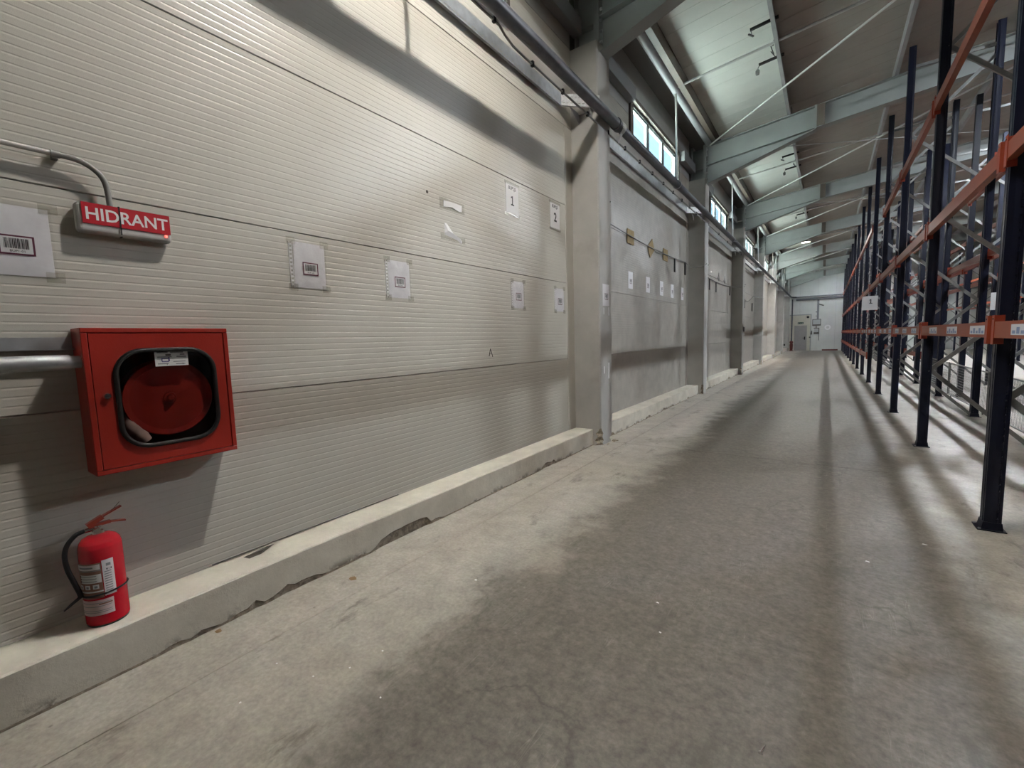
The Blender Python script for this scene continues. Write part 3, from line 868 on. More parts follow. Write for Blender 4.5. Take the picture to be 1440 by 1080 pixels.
b = MB(); b.box(0.0563, 0.0585, 0.697, 0.702, 2.02, 2.149); b.box(0.03, 0.0585, 0.697, 0.702, 2.008, 2.012); b.box(0.03, 0.0585, 0.697, 0.702, 2.148, 2.151); b.build('cable_tie', M_black, sg)

# conduit feeding it
cd = empty('cable_conduit', (0, 0.4, 2.33), 'grey cable conduit bending down into the HIDRANT lamp', 'conduit')
pts = [(0.04, -0.9, 2.332), (0.04, 0.50, 2.335)]
b = MB(); b.tube(pts, 0.0105, 10); b.build('conduit_pipe', M_conduit, cd)
arc = [(0.04, 0.50, 2.335), (0.042, 0.56, 2.333), (0.044, 0.60, 2.322), (0.045, 0.635, 2.298), (0.045, 0.658, 2.265), (0.042, 0.668, 2.22), (0.038, 0.672, 2.15)]
b = MB(); b.tube(smooth_path(arc, 4), 0.0118, 10)
b.build('flexible_elbow', M_conduit_d, cd)
b = MB(); b.box(0.0, 0.03, 0.495, 0.515, 2.318, 2.352); b.tube([(0.04, 0.49, 2.335), (0.04, 0.52, 2.335)], 0.0145, 10); b.build('clip', M_conduit_d, cd)

# supply pipe entering the cabinet from the left
pp = empty('supply_pipe', (0, 0.2, 1.42), 'galvanised water pipe entering the hose cabinet from the side', 'pipe')
b = MB(); b.tube([(0.115, -1.6, 1.422), (0.115, 0.455, 1.422)], 0.033, 16); b.build('pipe_length', M_galv, pp)
b = MB(); b.tube([(0.115, 0.44, 1.422), (0.115, 0.4895, 1.422)], 0.027, 16); b.build('pipe_coupling', M_galv, pp)
rl2 = empty('support_rail', (0, 0.2, 1.5), 'grey steel support rail along the wall above the water pipe', 'rail')
b = MB(); b.box(0.001, 0.045, -1.6, 0.488, 1.478, 1.483); b.box(0.001, 0.006, -1.6, 0.488, 1.483, 1.535); b.build('rail_angle', M_galv, rl2)

# ------------------------------------------------------------------ fire extinguisher
EX, EY, EZ = 0.135, 0.475, CURB_H + 0.004
ext = empty('fire_extinguisher', (EX, EY, EZ), 'red fire extinguisher standing on the curb below the hose cabinet', 'extinguisher')
R = 0.077
b = MB()
b.lathe([(R * 0.93, 0.0), (R, 0.012), (R, 0.335), (R * 0.985, 0.358), (R * 0.92, 0.378), (R * 0.78, 0.394), (R * 0.55, 0.404), (R * 0.28, 0.409), (0.018, 0.410)], (EX, EY, EZ), (0, 0, 1), 40)
b.lathe([(0.0, 0.003), (R * 0.93, 0.003), (R * 0.93, 0.0)], (EX, EY, EZ), (0, 0, 1), 40)
b.build('tank', M_ext_red, ext)
b = MB(); b.lathe([(R * 0.95, -0.002), (R * 0.97, 0.004), (R * 0.96, 0.012)], (EX, EY, EZ), (0, 0, 1), 40); b.build('foot_ring', M_black, ext)
def cyl_patch(b, th0, th1, za, zb, mi, rr=R + 0.0006, n=14):
    vs = []
    for i in range(n + 1):
        t = math.radians(th0 + (th1 - th0) * i / n)
        vs += [(EX + rr * math.cos(t), EY + rr * math.sin(t), EZ + za), (EX + rr * math.cos(t), EY + rr * math.sin(t), EZ + zb)]
    b.add(vs, [(2 * i, 2 * i + 2, 2 * i + 3, 2 * i + 1) for i in range(n)], mi, True)
b = MB()
cyl_patch(b, -98, -14, 0.135, 0.298, 2)
r2 = R + 0.0012
cyl_patch(b, -96, -17, 0.268, 0.292, 1, r2); cyl_patch(b, -98, -15, 0.262, 0.266, 3, r2)
cyl_patch(b, -80, -16, 0.208, 0.247, 0, r2); cyl_patch(b, -97, -82, 0.208, 0.247, 2, r2)
for q in (0.240, 0.228, 0.216):
    cyl_patch(b, -74, -28, q - 0.0015, q + 0.0015, 3, r2 + .0005); cyl_patch(b, -80, -76, q - 0.004, q + 0.004, 4, r2 + .0005)
for k in range(3):
    cyl_patch(b, -88 + k * 24, -72 + k * 24, 0.180, 0.200, 0, r2, 5); cyl_patch(b, -84 + k * 24, -76 + k * 24, 0.184, 0.194, 3, r2 + .0005, 4)
cyl_patch(b, -98, -14, 0.164, 0.170, 0, r2)
cyl_patch(b, -80, -35, 0.276, 0.283, 3, r2 + .0005, 8)
cyl_patch(b, -12, 18, 0.140, 0.305, 1)
for k in range(9):
    cyl_patch(b, -8, 10, 0.160 + 0.011 * k, 0.1645 + 0.011 * k, 3, r2, 5)
cyl_patch(b, -2, 10, 0.275, 0.288, 3, r2, 5); cyl_patch(b, -4, 10, 0.150, 0.154, 3, r2, 5)
cyl_patch(b, -2, 12, 0.258, 0.265, 4, r2, 5); cyl_patch(b, 1, 9, 0.259, 0.264, 1, r2 + .0004, 5)
cyl_patch(b, -98, 8, 0.055, 0.126, 5)
for q in (0.112, 0.096, 0.076, 0.068):
    cyl_patch(b, -90, 2, q, q + 0.0025, 3, r2)
cyl_patch(b, -30, 4, 0.104, 0.110, 2, r2)
b.build('instruction_label', [M_white, M_pale_label, M_brown_label, M_ink_grey, M_ink, M_pink_label], ext)
# gauge sticker highlight on shoulder, strap
b = MB(); sp = [(EX + (R + 0.003) * math.cos(a), EY + (R + 0.003) * math.sin(a), EZ + 0.150 + 0.006 * math.sin(a + 0.6)) for a in [2 * math.pi * k / 40 for k in range(40)]]
b.tube(sp, 0.0042, 6, 0, closed=True); b.build('strap', M_black, ext)
b = MB()
b.lathe([(0.020, 0.405), (0.022, 0.412), (0.022, 0.425), (0.016, 0.430), (0.016, 0.448), (0.0, 0.448)], (EX, EY, EZ), (0, 0, 1), 16)
b.tube([(EX, EY - 0.005, EZ + 0.436), (EX, EY - 0.045, EZ + 0.436)], 0.010, 10)
b.lathe([(0.0, 0.030), (0.012, 0.030), (0.014, 0.018), (0.012, 0.0)], (EX + 0.008, EY - 0.008, EZ + 0.432), (1, 0, 0), 12)
b.build('valve', M_chrome, ext)
b = MB()
b.bar((EX, EY - 0.03, EZ + 0.450), (EX, EY + 0.045, EZ + 0.452), 0.022, 0.012); b.bar((EX, EY + 0.045, EZ + 0.452), (EX, EY + 0.098, EZ + 0.440), 0.022, 0.006)
b.build('carry_handle', M_lever, ext)
b = MB()
b.bar((EX, EY - 0.035, EZ + 0.455), (EX, EY + 0.020, EZ + 0.482), 0.024, 0.02); b.bar((EX, EY + 0.020, EZ + 0.484), (EX, EY + 0.088, EZ + 0.512), 0.022, 0.006)
b.build('squeeze_lever', M_lever, ext)
b = MB(); b.tube([(EX, EY + 0.02, EZ + 0.475), (EX + 0.01, EY + 0.05, EZ + 0.50), (EX + 0.012, EY + 0.082, EZ + 0.535)], 0.0012, 5); b.build('safety_tie', M_burlap, ext)
b = MB()
b.tube(smooth_path([(EX, EY - 0.045, EZ + 0.436), (EX + 0.002, EY - 0.075, EZ + 0.428), (EX + 0.006, EY - 0.105, EZ + 0.395), (EX + 0.01, EY - 0.118, EZ + 0.35), (EX + 0.014, EY - 0.115, EZ + 0.29), (EX + 0.02, EY - 0.102, EZ + 0.23), (EX + 0.02, EY - 0.088, EZ + 0.17), (EX + 0.018, EY - 0.086, EZ + 0.15)]), 0.0095, 10)
b.build('discharge_hose', M_black, ext)
b = MB(); b.tube([(EX + 0.018, EY - 0.080, EZ + 0.155), (EX + 0.03, EY - 0.12, EZ + 0.135), (EX + 0.035, EY - 0.145, EZ + 0.120)], [0.008, 0.006, 0.003], 8); b.build('strap_tail', M_black, ext)

# ------------------------------------------------------------------ plastic sleeves with barcode labels
def barcode(b, x, yc, zc, w, h, lab):
    """flat print: magenta frame, white field, bars and a line of characters"""
    def q(ya, yb_, za, zb, mi, k): b.quad((x + 0.0004 * k, ya, za), (x + 0.0004 * k, yb_, za), (x + 0.0004 * k, yb_, zb), (x + 0.0004 * k, ya, zb), mi)
    q(yc - w / 2, yc + w / 2, zc - h / 2, zc + h / 2, 1, 0)
    t = h * 0.085
    q(yc - w / 2 + t, yc + w / 2 - t, zc - h / 2 + t, zc + h / 2 - t, 0, 1)
    rnd = random.Random(lab); yy = yc - w * 0.34
    while yy < yc + w * 0.34:
        bw = rnd.choice((0.012, 0.02, 0.03)) * w; q(yy, yy + bw, zc - h * 0.18, zc + h * 0.34, 2, 2); yy += bw + rnd.choice((0.01, 0.018)) * w
    b.text(lab, h * 0.16, (x + 0.0009, yc, zc - h * 0.36), (0, 1, 0), (0, 0, 1), 2, 0.01)
def make_sleeve(y0, z0, label, group, code, w=0.232, h=0.302, full=True, tilt=0.0, xoff=0.0):
    s = empty('document_sleeve', (xoff, y0 + w / 2, z0), label, 'sleeve', group)
    rnd = random.Random(code)
    def sheet(ya, yb_, za, zb, x, amp, nn=8, mm=10):
        vs, fs = [], []
        for i in range(nn + 1):
            for j in range(mm + 1):
                yy = ya + (yb_ - ya) * i / nn; zz = za + (zb - za) * j / mm
                ed = min(i, nn - i, j, mm - j)
                xx = x + (amp * (0.5 + 0.5 * noise.noise(Vector((yy * 14 + rnd.random() * 0.02, zz * 11, code.__hash__() % 97)))) if ed > 0 else 0)
                vs.append((xoff + xx, yy + (zz - z0) * tilt, zz))
        for i in range(nn):
            for j in range(mm):
                a = i * (mm + 1) + j; fs.append((a, a + mm + 1, a + mm + 2, a + 1))
        return vs, fs
    b = MB(); vs, fs = sheet(y0 + 0.014, y0 + w, z0 + 0.003, z0 + h - 0.006, 0.002, 0.004); b.add(vs, fs, 0, True)
    pap = b.build('paper_sheet', M_paper, s)
    if full:
        b = MB(); vs, fs = sheet(y0, y0 + w + 0.008, z0, z0 + h, 0.0075, 0.005); b.add(vs, fs, 0, True); b.build('plastic_film', M_film, s)
        b = MB()
        for k in range(11):
            zz = z0 + 0.012 + k * (h - 0.02) / 11; b.box(xoff + 0.001, xoff + 0.004, y0 - 0.012 + (zz - z0) * tilt, y0 + 0.006 + (zz - z0) * tilt, zz, zz + 0.014)
        b.box(xoff + 0.0005, xoff + 0.003, y0 - 0.014, y0 - 0.010, z0, z0 + h - 0.01); b.box(xoff + 0.0005, xoff + 0.003, y0 + 0.004, y0 + 0.010, z0, z0 + h - 0.01)
        b.build('binder_strip', M_white, s)
        for (ya, za) in ((y0 - 0.03, z0 - 0.02), (y0 + w - 0.03, z0 - 0.02), (y0 + w - 0.03, z0 + h - 0.025), (y0 - 0.03, z0 + h - 0.025)):
            b = MB(); b.box(xoff + 0.0082, xoff + 0.0087, ya, ya + 0.06, za, za + 0.045)
            b.build('adhesive_tape', M_tape, s)
    b = MB(); barcode(b, xoff + 0.0066, y0 + w * 0.54, z0 + h * 0.43, 0.108, 0.082, code)
    b.build('barcode_label', [M_white, M_magenta, M_ink], s)
    return s
GS = 'document sleeves taped to the wall'
make_sleeve(0.232, 1.797, 'white plastic sleeve left of the HIDRANT sign, cut by the photo edge', GS, 'BUP1-01')
make_sleeve(1.556, 1.846, 'white plastic sleeve with barcode nearest to the right of the HIDRANT sign', GS, 'BUP1-02', tilt=0.01)
make_sleeve(2.318, 1.828, 'white plastic sleeve with barcode below the two torn paper scraps', GS, 'BUP1-03')
make_sleeve(4.016, 1.820, 'white plastic sleeve with barcode directly below the numbered sheet 1', GS, 'BUP1-04')
make_sleeve(4.962, 1.818, 'white plastic sleeve with barcode below sheet 2, beside the first column', GS, 'BUP1-05')
GB = 'small sheets in the second bay'
for k, (yy, nm) in enumerate(((7.52, 'first of five pale barcode sheets after the first column'), (8.45, 'second of five pale barcode sheets after the first column'), (9.32, 'middle one of five pale barcode sheets after the first column'), (10.1, 'fourth of five pale barcode sheets after the first column'), (10.95, 'last of five pale barcode sheets before the second column'))):
    make_sleeve(yy, 2.31, nm, GB, 'BUP2-0%d' % (k + 1), full=False)
make_sleeve(5.56, 1.89, 'white barcode sheet taped to the front face of the first column', GS, 'BUP2-00', w=0.235, h=0.30, full=False, xoff=0.381)
# torn tape strips on the first column
tp = empty('torn_tape', (0.381, 5.7, 1.8), 'white torn tape strips on the first column below its barcode sheet', 'tape')
for (ya, yb_, za, zb) in ((5.60, 5.63, 1.78, 1.87), (5.76, 5.80, 1.77, 1.88), (5.60, 5.625, 0.98, 1.08), (5.74, 5.79, 0.90, 1.12)):
    b = MB(); b.box(0.3805, 0.3815, ya, yb_, za, zb); b.build('tape_strip', M_white, tp)

# numbered sheets
def one(b, org, ux, h):
    org, ux, uz = Vector(org), Vector(ux), Vector((0, 0, 1))
    def P(u, v): return org + ux * (u * h) + uz * (v * h)
    b.poly([P(-0.09, 0.14), P(0.09, 0.14), P(0.09, 1.0), P(-0.07, 1.0), P(-0.09, 0.97)], 1)
    b.poly([P(-0.28, 0.0), P(0.30, 0.0), P(0.30, 0.14), P(-0.28, 0.14)], 1)
    b.poly([P(-0.30, 0.74), P(-0.09, 0.80), P(-0.09, 0.97), P(-0.26, 0.88)], 1)
def number_sheet(y0, z0, num, label):
    s = empty('number_sheet', (0, y0 + 0.12, z0), label, 'sign', 'numbered sheets high on the wall')
    b = MB(); b.box(0.001, 0.004, y0, y0 + 0.235, z0, z0 + 0.318)
    cy = y0 + 0.118; x = 0.0045
    b.text('BUPLJS', 0.050, (x, cy, z0 + 0.258), (0, 1, 0), (0, 0, 1), 1, 0.03, 0.92)
    if num == '1':
        one(b, (x, cy, z0 + 0.095), (0, 1, 0), 0.10)
    else:
        b.text(num, 0.15, (x, cy + 0.005, z0 + 0.095), (0, 1, 0), (0, 0, 1), 1, 0.025, 0.95)
    b.build('paper_sheet', [M_white, M_ink], s)
    for za, zb in ((z0 - 0.02, z0 + 0.012), (z0 + 0.306, z0 + 0.335)):
        b = MB(); b.box(0.0042, 0.0047, y0 - 0.025, y0 + 0.26, za, zb); b.build('adhesive_tape', M_tape, s)
number_sheet(3.955, 2.828, '1', 'white sheet with a large number 1 high on the wall')
number_sheet(4.885, 2.845, '2', 'white sheet with a large number 2 beside the first column')

# torn paper scraps under tape
sc1 = empty('paper_scrap', (0, 3.1, 2.69), 'torn white paper strip under tape, upper of two scraps', 'paper scrap', 'torn paper scraps on the wall')
b = MB(); b.prism([(0.0042, 2.985, 2.672), (0.0042, 2.99, 2.728), (0.0042, 3.10, 2.735), (0.0042, 3.235, 2.732), (0.0042, 3.232, 2.675), (0.0042, 3.19, 2.668), (0.0042, 3.10, 2.69)], (0.002, 0, 0)); b.build('paper_piece', M_white, sc1)
b = MB(); b.box(0.001, 0.0014, 2.945, 3.275, 2.655, 2.752); b.build('adhesive_tape', M_tape, sc1)
sc2 = empty('paper_scrap', (0, 3.1, 2.45), 'torn crumpled white paper triangle under tape, lower of two scraps', 'paper scrap', 'torn paper scraps on the wall')
b = MB()
b.add([(0.002, 2.995, 2.535), (0.003, 2.992, 2.43), (0.012, 3.03, 2.47), (0.003, 3.10, 2.415), (0.012, 3.10, 2.455), (0.004, 3.17, 2.40), (0.010, 3.19, 2.425), (0.003, 3.215, 2.375), (0.006, 3.22, 2.405), (0.004, 3.02, 2.535)],
      [(0, 1, 2), (1, 3, 2), (2, 3, 4), (3, 5, 4), (4, 5, 6), (5, 7, 6), (6, 7, 8), (0, 2, 9), (9, 2, 4)], 0)
b.build('paper_piece', M_white, sc2)
b = MB(); b.box(0.001, 0.0015, 2.94, 3.27, 2.385, 2.44); b.build('adhesive_tape', M_tape, sc2)
# small marks: a sheet bracket hole marker
b = MB(); b.lathe([(0.0, 0.004), (0.012, 0.003), (0.014, 0.0)], (0.0, 2.80, 2.755), (1, 0, 0), 8)
mk = tag(b.build('wall_plug', M_burlap), 'small dark plug in the wall left of the upper torn paper strip', 'plug')
b = MB(); b.bar((0.003, 3.575, 1.31), (0.003, 3.60, 1.385), 0.003, 0.006); b.bar((0.003, 3.60, 1.385), (0.003, 3.635, 1.30), 0.003, 0.006); b.bar((0.003, 3.58, 1.34), (0.003, 3.62, 1.335), 0.003, 0.005)
tag(b.build('wire_remnant', M_burlap), 'small bent dark wire remnant low on the wall before the first column', 'wire')

# ------------------------------------------------------------------ sagging cable with cardboard and black tags in the second bay
cb = empty('hanging_cable', (0.03, 9.0, 3.2), 'thin grey cable strung between the first and second columns', 'cable')
cp = [(0.385, 5.85, 3.30), (0.20, 6.1, 3.28), (0.036, 6.5, 3.24)] + [(0.036, 6.5 + 4.7 * t / 12, 3.24 - 0.06 * math.sin(math.pi * t / 12) - 0.03 * t / 12) for t in range(1, 13)] + [(0.10, 11.4, 3.10), (0.36, 11.6, 3.12), (0.395, 11.75, 3.2)]
b = MB(); b.tube(cp, 0.010, 6); b.build('cable_run', M_conduit_d, cb)
def zcab(y): return 3.24 - 0.06 * math.sin(math.pi * (y - 6.5) / 4.7) - 0.03 * (y - 6.5) / 4.7
for k, (yy, tilt, nm) in enumerate(((7.62, 0, 'brown cardboard tag hung on the cable nearest the first column'), (8.72, 0.6, 'tilted brown cardboard tag in the middle of the cable'), (9.66, 0, 'brown cardboard tag on the cable next to the black tags'))):
    z = zcab(yy)
    c, s_ = math.cos(tilt), math.sin(tilt)
    pts = [(0.012, yy + c * a - s_ * d_, z + s_ * a + c * d_) for a, d_ in ((-0.16, -0.12), (0.16, -0.12), (0.16, 0.12), (-0.16, 0.12))]
    b = MB(); b.prism(pts, (0.006, 0, 0)); tag(b.build('cardboard_tag', M_card), nm, 'cardboard', 'cardboard tags on the cable')
for yy, nm in ((10.38, 'long black strap hanging from the cable after the cardboard tags'), (11.28, 'long black strap hanging from the cable beside the second column')):
    z = zcab(min(yy, 11.2)); b = MB(); b.box(0.006, 0.022, yy - 0.045, yy + 0.045, z - 0.29, z + 0.01); tag(b.build('black_strap', M_black), nm, 'strap', 'black straps on the cable')

# third and further bays: cable, straps, cut-outs
cb2 = empty('hanging_cable', (0.03, 15.0, 3.1), 'sagging grey cable strung between the second and third columns', 'cable')
cp = [(0.385, 12.0, 3.20), (0.2, 12.3, 3.16)] + [(0.03, 12.6 + 4.9 * t / 12, 3.14 - 0.06 * math.sin(math.pi * t / 12)) for t in range(13)] + [(0.3, 17.7, 3.12), (0.40, 17.95, 3.16)]
b = MB(); b.tube(cp, 0.012, 6); b.build('cable_run', M_conduit_d, cb2)
for yy, zt, h_, nm in ((14.05, 3.12, 0.34, 'black strap hanging from the far cable just after the second column'), (15.0, 3.08, 0.30, 'black strap on the far cable, second after the second column'), (17.38, 3.14, 0.30, 'black strap on the far cable beside the third column')):
    b = MB(); b.box(0.002, 0.014, yy - 0.06, yy + 0.06, zt - h_, zt); tag(b.build('black_strap', M_black), nm, 'strap', 'black straps on the far cable')
for yy, nm in ((15.4, 'ragged dark paper remnant above the far cable, nearer one'), (16.4, 'ragged dark paper remnant above the far cable, farther one')):
    b = MB(); b.prism([(0.002, yy - 0.18, 3.24), (0.002, yy - 0.05, 3.30), (0.002, yy + 0.02, 3.42), (0.002, yy + 0.10, 3.30), (0.002, yy + 0.2, 3.22), (0.002, yy + 0.03, 3.16)], (0.006, 0, 0))
    tag(b.build('paper_remnant', M_box_d), nm, 'paper scrap', 'ragged remnants on the far wall')
for k, (yy, zz, nm) in enumerate(((20.9, 2.80, 'black strap on the wall after the third column'), (23.2, 2.75, 'black strap on the wall before the fourth column'))):
    b = MB(); b.box(0.002, 0.02, yy - 0.09, yy + 0.09, zz - 0.25, zz + 0.12); tag(b.build('black_strap', M_black), nm, 'strap', 'black straps on the distant wall')
cb3 = empty('hanging_cable', (0.03, 21.0, 3.0), 'distant grey cable drooping between the third and fourth columns', 'cable')
cp = [(0.385, 18.2, 3.25), (0.1, 18.6, 3.2)] + [(0.03, 18.8 + 4.6 * t / 10, 3.2 - 0.35 * math.sin(math.pi * t / 10)) for t in range(11)] + [(0.385, 24.0, 3.1)]
b = MB(); b.tube(cp, 0.014, 6); b.build('cable_run', M_conduit_d, cb3)
b = MB(); b.box(0.38, 0.40, 18.0, 18.1, 1.55, 1.72); tag(b.build('door_bell_box', M_black), 'small black box on the third column', 'box')

# ------------------------------------------------------------------ perforated cable tray along the wall
TZ0, TZ1, TX = 4.36, 4.50, 0.05
tray = empty('cable_tray', (0, 3, 4.4), 'galvanised perforated cable tray running along the wall above the sheets', 'cable tray')
def tray_run(p, q, z0, z1, nrm, holes, name='tray_length', m=None):
    """upright strip from p to q (xy) with two slotted rows"""
    p, q, nrm = Vector((*p, 0)), Vector((*q, 0)), Vector((*nrm, 0))
    L = (q - p).length; d = (q - p) / L
    b = MB()
    rows = [(z0, z0 + 0.03, False), (z0 + 0.03, z0 + 0.038, True), (z0 + 0.038, z1 - 0.038, False), (z1 - 0.038, z1 - 0.03, True), (z1 - 0.03, z1, False)] if m else [(z0, z0 + 0.02, False), (z0 + 0.02, z0 + 0.03, True), (z0 + 0.03, z1, False)]
    pit = 0.05
    for za, zb, hole in rows:
        if hole and holes:
            n = int(L / pit)
            for i in range(n):
                a = p + d * (i * pit); c = p + d * (i * pit + 0.022)
                b.quad((a.x, a.y, za), (c.x, c.y, za), (c.x, c.y, zb), (a.x, a.y, zb))
            a, c = p + d * (n * pit), q
            b.quad((a.x, a.y, za), (c.x, c.y, za), (c.x, c.y, zb), (a.x, a.y, zb))
        else:
            b.quad((p.x, p.y, za), (q.x, q.y, za), (q.x, q.y, zb), (p.x, p.y, zb))
    for z in (z0, z1):
        b.quad((p.x, p.y, z), (q.x, q.y, z), (q.x - nrm.x * 0.03, q.y - nrm.y * 0.03, z), (p.x - nrm.x * 0.03, p.y - nrm.y * 0.03, z))
    return b.build(name, m or M_galv, tray)
for i, (y0, y1) in enumerate(bays):
    near = i < 4
    ye = y1 - 0.35
    tray_run((TX, y0 + 0.10), (TX, ye), TZ0, TZ1, (1, 0), near)
    tray_run((TX, ye), (0.41, y1 - 0.005), TZ0, TZ1, (0.7, -0.7), near, 'tray_turn', M_tray_lit)
    b = MB()
    for xx in (0.12, 0.30):
        yy = ye + (xx - TX) / 0.36 * 0.345 + 0.03
        b.prism([(xx - 0.006, yy, TZ0), (xx - 0.006, y1 - 0.002, TZ0), (xx - 0.006, y1 - 0.002, TZ0 - 0.12)], (0.012, 0, 0))
    b.box(0.09, 0.37, y1 - 0.03, y1 - 0.001, TZ0 - 0.02, TZ0)
    b.build('tray_bracket', M_purlin, tray)

# ------------------------------------------------------------------ dark main pipe with hangers and a thin conduit
PXX, PZ, PR = 0.465, 4.29, 0.066
mp = empty('main_pipe', (PXX, 5, PZ), 'long dark steel pipe running along the columns under the windows', 'pipe')
b = MB(); b.tube([(PXX, YBACK + 0.1, PZ), (PXX, 5.95, PZ)], PR, 20); b.build('pipe_length', M_pipe, mp)
b = MB(); b.tube([(PXX, 5.95, PZ), (PXX, YEND - 0.5, PZ), (PXX + 0.1, YEND - 0.25, PZ - 0.02), (PXX + 0.35, YEND - 0.18, PZ - 0.03)], PR * 0.88, 16); b.build('pipe_length', M_pipe, mp)
b = MB(); b.tube([(PXX, 5.86, PZ), (PXX, 5.97, PZ)], PR + 0.012, 20); b.build('pipe_coupling', M_pipe, mp)
b = MB(); b.lathe([(PR + 0.03, 0.0), (PR + 0.006, 0.12), (PR + 0.002, 0.121), (PR + 0.026, 0.0)], (PXX, 5.98, PZ - 0.03), (-0.3, 0.5, -0.9), 20); 
b = MB()
for k in range(10):
    a0 = math.radians(-80 + 13 * k); a1 = math.radians(-80 + 13 * (k + 1)); rr = PR + 0.012
    b.add([(PXX + rr * math.cos(a), yy, PZ + rr * math.sin(a)) for a in (a0, a1) for yy in (5.99 - 0.012 * k, 6.06)], [(0, 1, 3, 2)], 0, True)
b.add([(PXX + 0.02, 5.99, PZ - 0.078), (PXX + 0.02, 6.06, PZ - 0.078), (PXX - 0.03, 6.05, PZ - 0.19), (PXX - 0.03, 6.0, PZ - 0.17)], [(0, 1, 2, 3)])
b.build('white_wrap', M_white, mp)
ring = None
for i in range(len(YC) - 1):
    ym = (YC[i] + YC[i + 1]) / 2 + 0.03
    ym = {2: 8.86}.get(i, ym)
    b = MB(); b.tube([(PXX, ym, PZ + PR), (PXX - 0.04, ym, 5.93)], 0.017, 8)
    h = b.build('hanger_rod', M_rod, mp)
    b = MB(); b.tube([(PXX + (PR + 0.006) * math.cos(a), ym, PZ + (PR + 0.006) * math.sin(a)) for a in [2 * math.pi * k / 20 for k in range(20)]], 0.006, 6, 0, closed=True); b.build('clamp_ring', M_galv, h)
tc = empty('thin_conduit', (0.37, 5, 4.2), 'thin grey conduit clipped below the dark main pipe', 'conduit')
cp = [(0.37, YBACK + 0.1, 4.27), (0.37, 3.42, 4.26), (0.37, 3.50, 4.22), (0.372, 3.62, 4.185), (0.372, 3.8, 4.18), (0.372, YEND - 0.6, 4.18)]
b = MB(); b.tube(cp, 0.011, 8); b.build('conduit_pipe', M_conduit_d, tc)
y = -1.0
while y < 30:
    z = 4.18 if y > 3.7 else 4.26
    b = MB(); b.box(0.358, 0.386, y - 0.015, y + 0.015, z - 0.02, z + 0.03); b.build('clip', M_black, tc)
    y += 0.62 if y < 12 else 1.3

# ------------------------------------------------------------------ lamps
def lamp(x, y, power, colr, label, lit=True, group='round high bay lamps', drop=0.0, spread=180):
    z = 6.08 + 0.11 * (x - 1.75) - drop
    t = empty('high_bay_lamp', (x, y, z), label, 'lamp', group)
    b = MB(); b.lathe([(0.0, 0.10), (0.07, 0.10), (0.08, 0.06), (0.19, 0.045), (0.20, 0.0), (0.185, 0.0), (0.18, 0.03), (0.0, 0.03)], (x, y, z), (0, 0, 1), 28); b.build('lamp_housing', M_lampbody, t)
    b = MB(); b.lathe([(0.18, 0.004), (0.0, 0.004)], (x, y, z), (0, 0, 1), 28); b.build('lamp_lens', M_lens, t)
    b = MB(); b.tube([(x, y, z + 0.10), (x, y, ztop(x) + 0.2)], 0.008, 6); b.build('lamp_hook', M_galv, t)
    if lit:
        ld = bpy.data.lights.new('lamp_light', 'AREA'); ld.shape = 'DISK'; ld.size = 0.18; ld.spread = math.radians(spread); ld.energy = power; ld.color = colr
        lo = bpy.data.objects.new('lamp_light', ld); col.objects.link(lo); lo.parent = t; lo.location = (0, 0, -0.006)
    return t
lamp(1.75, 2.6, LAMP_NEAR, LAMP_WARM, 'round lit lamp over the aisle nearest the hose cabinet', spread=148)
lamp(1.86, 26.95, LAMP_NEAR * 1.3, LAMP_WARM, 'round lit lamp hanging under the distant rafters of the aisle', drop=0.17)
for k, yy in enumerate((8.75, 14.9, 21.0, 27.15, 33.3)):
    lamp(7.2, yy, LAMP_SIDE, LAMP_COOL, 'round lit lamp over the hidden aisle behind the second rack row')
lamp(4.4, 39.4, LAMP_SIDE * 0.4, LAMP_COOL, 'added round lamp lighting the end wall, above the far end of the nearest rack row')  # added lamp, stands in for daylight reaching the end wall

# empty lamp mounts on the second purlin
for k, (ym, nm) in enumerate(((8.75, 'black lamp mount with dangling plug under the roof past the first column'), (14.9, 'black lamp mount under the roof past the second column'), (21.0, 'black lamp mount under the roof past the third column'))):
    z = ztop(1.9) + 0.03
    t = empty('lamp_mount', (1.95, ym, z), nm, 'lamp mount', 'empty lamp mounts on the roof')
    for s_ in (-0.55, 0.55):
        b = MB(); b.bar((1.72, ym + s_, z), (2.10, ym + s_, z + 0.04), 0.035, 0.035); b.build('mount_arm', M_black, t)
    b = MB(); b.tube([(1.74, ym + 0.55, z), (1.71, ym + 0.57, z - 0.03), (1.70, ym + 0.58, z - 0.07)], 0.006, 6); b.lathe([(0.0, -0.10), (0.03, -0.09), (0.035, -0.03), (0.012, 0.0)], (1.70, ym + 0.58, z - 0.05), (0, 0, 1), 10); b.build('dangling_plug', M_lampbody, t)
    b = MB(); b.tube([(1.99, ym + 0.1, z + 0.12), (1.97, ym + 0.14, z + 0.02), (1.93, ym + 0.22, z + 0.06), (1.97, ym + 0.30, z - 0.04), (1.92, ym + 0.36, z + 0.05), (1.97, ym + 0.50, z + 0.02)], 0.007, 6); b.build('loose_cable', M_black, t)
    b = MB(); b.tube([(1.73, ym - 0.55, z), (1.74, ym - 0.52, z - 0.05)], 0.006, 6); b.bar((1.70, ym - 0.56, z - 0.06), (1.76, ym - 0.48, z - 0.07), 0.02, 0.02); b.build('dangling_plug', M_lampbody, t)

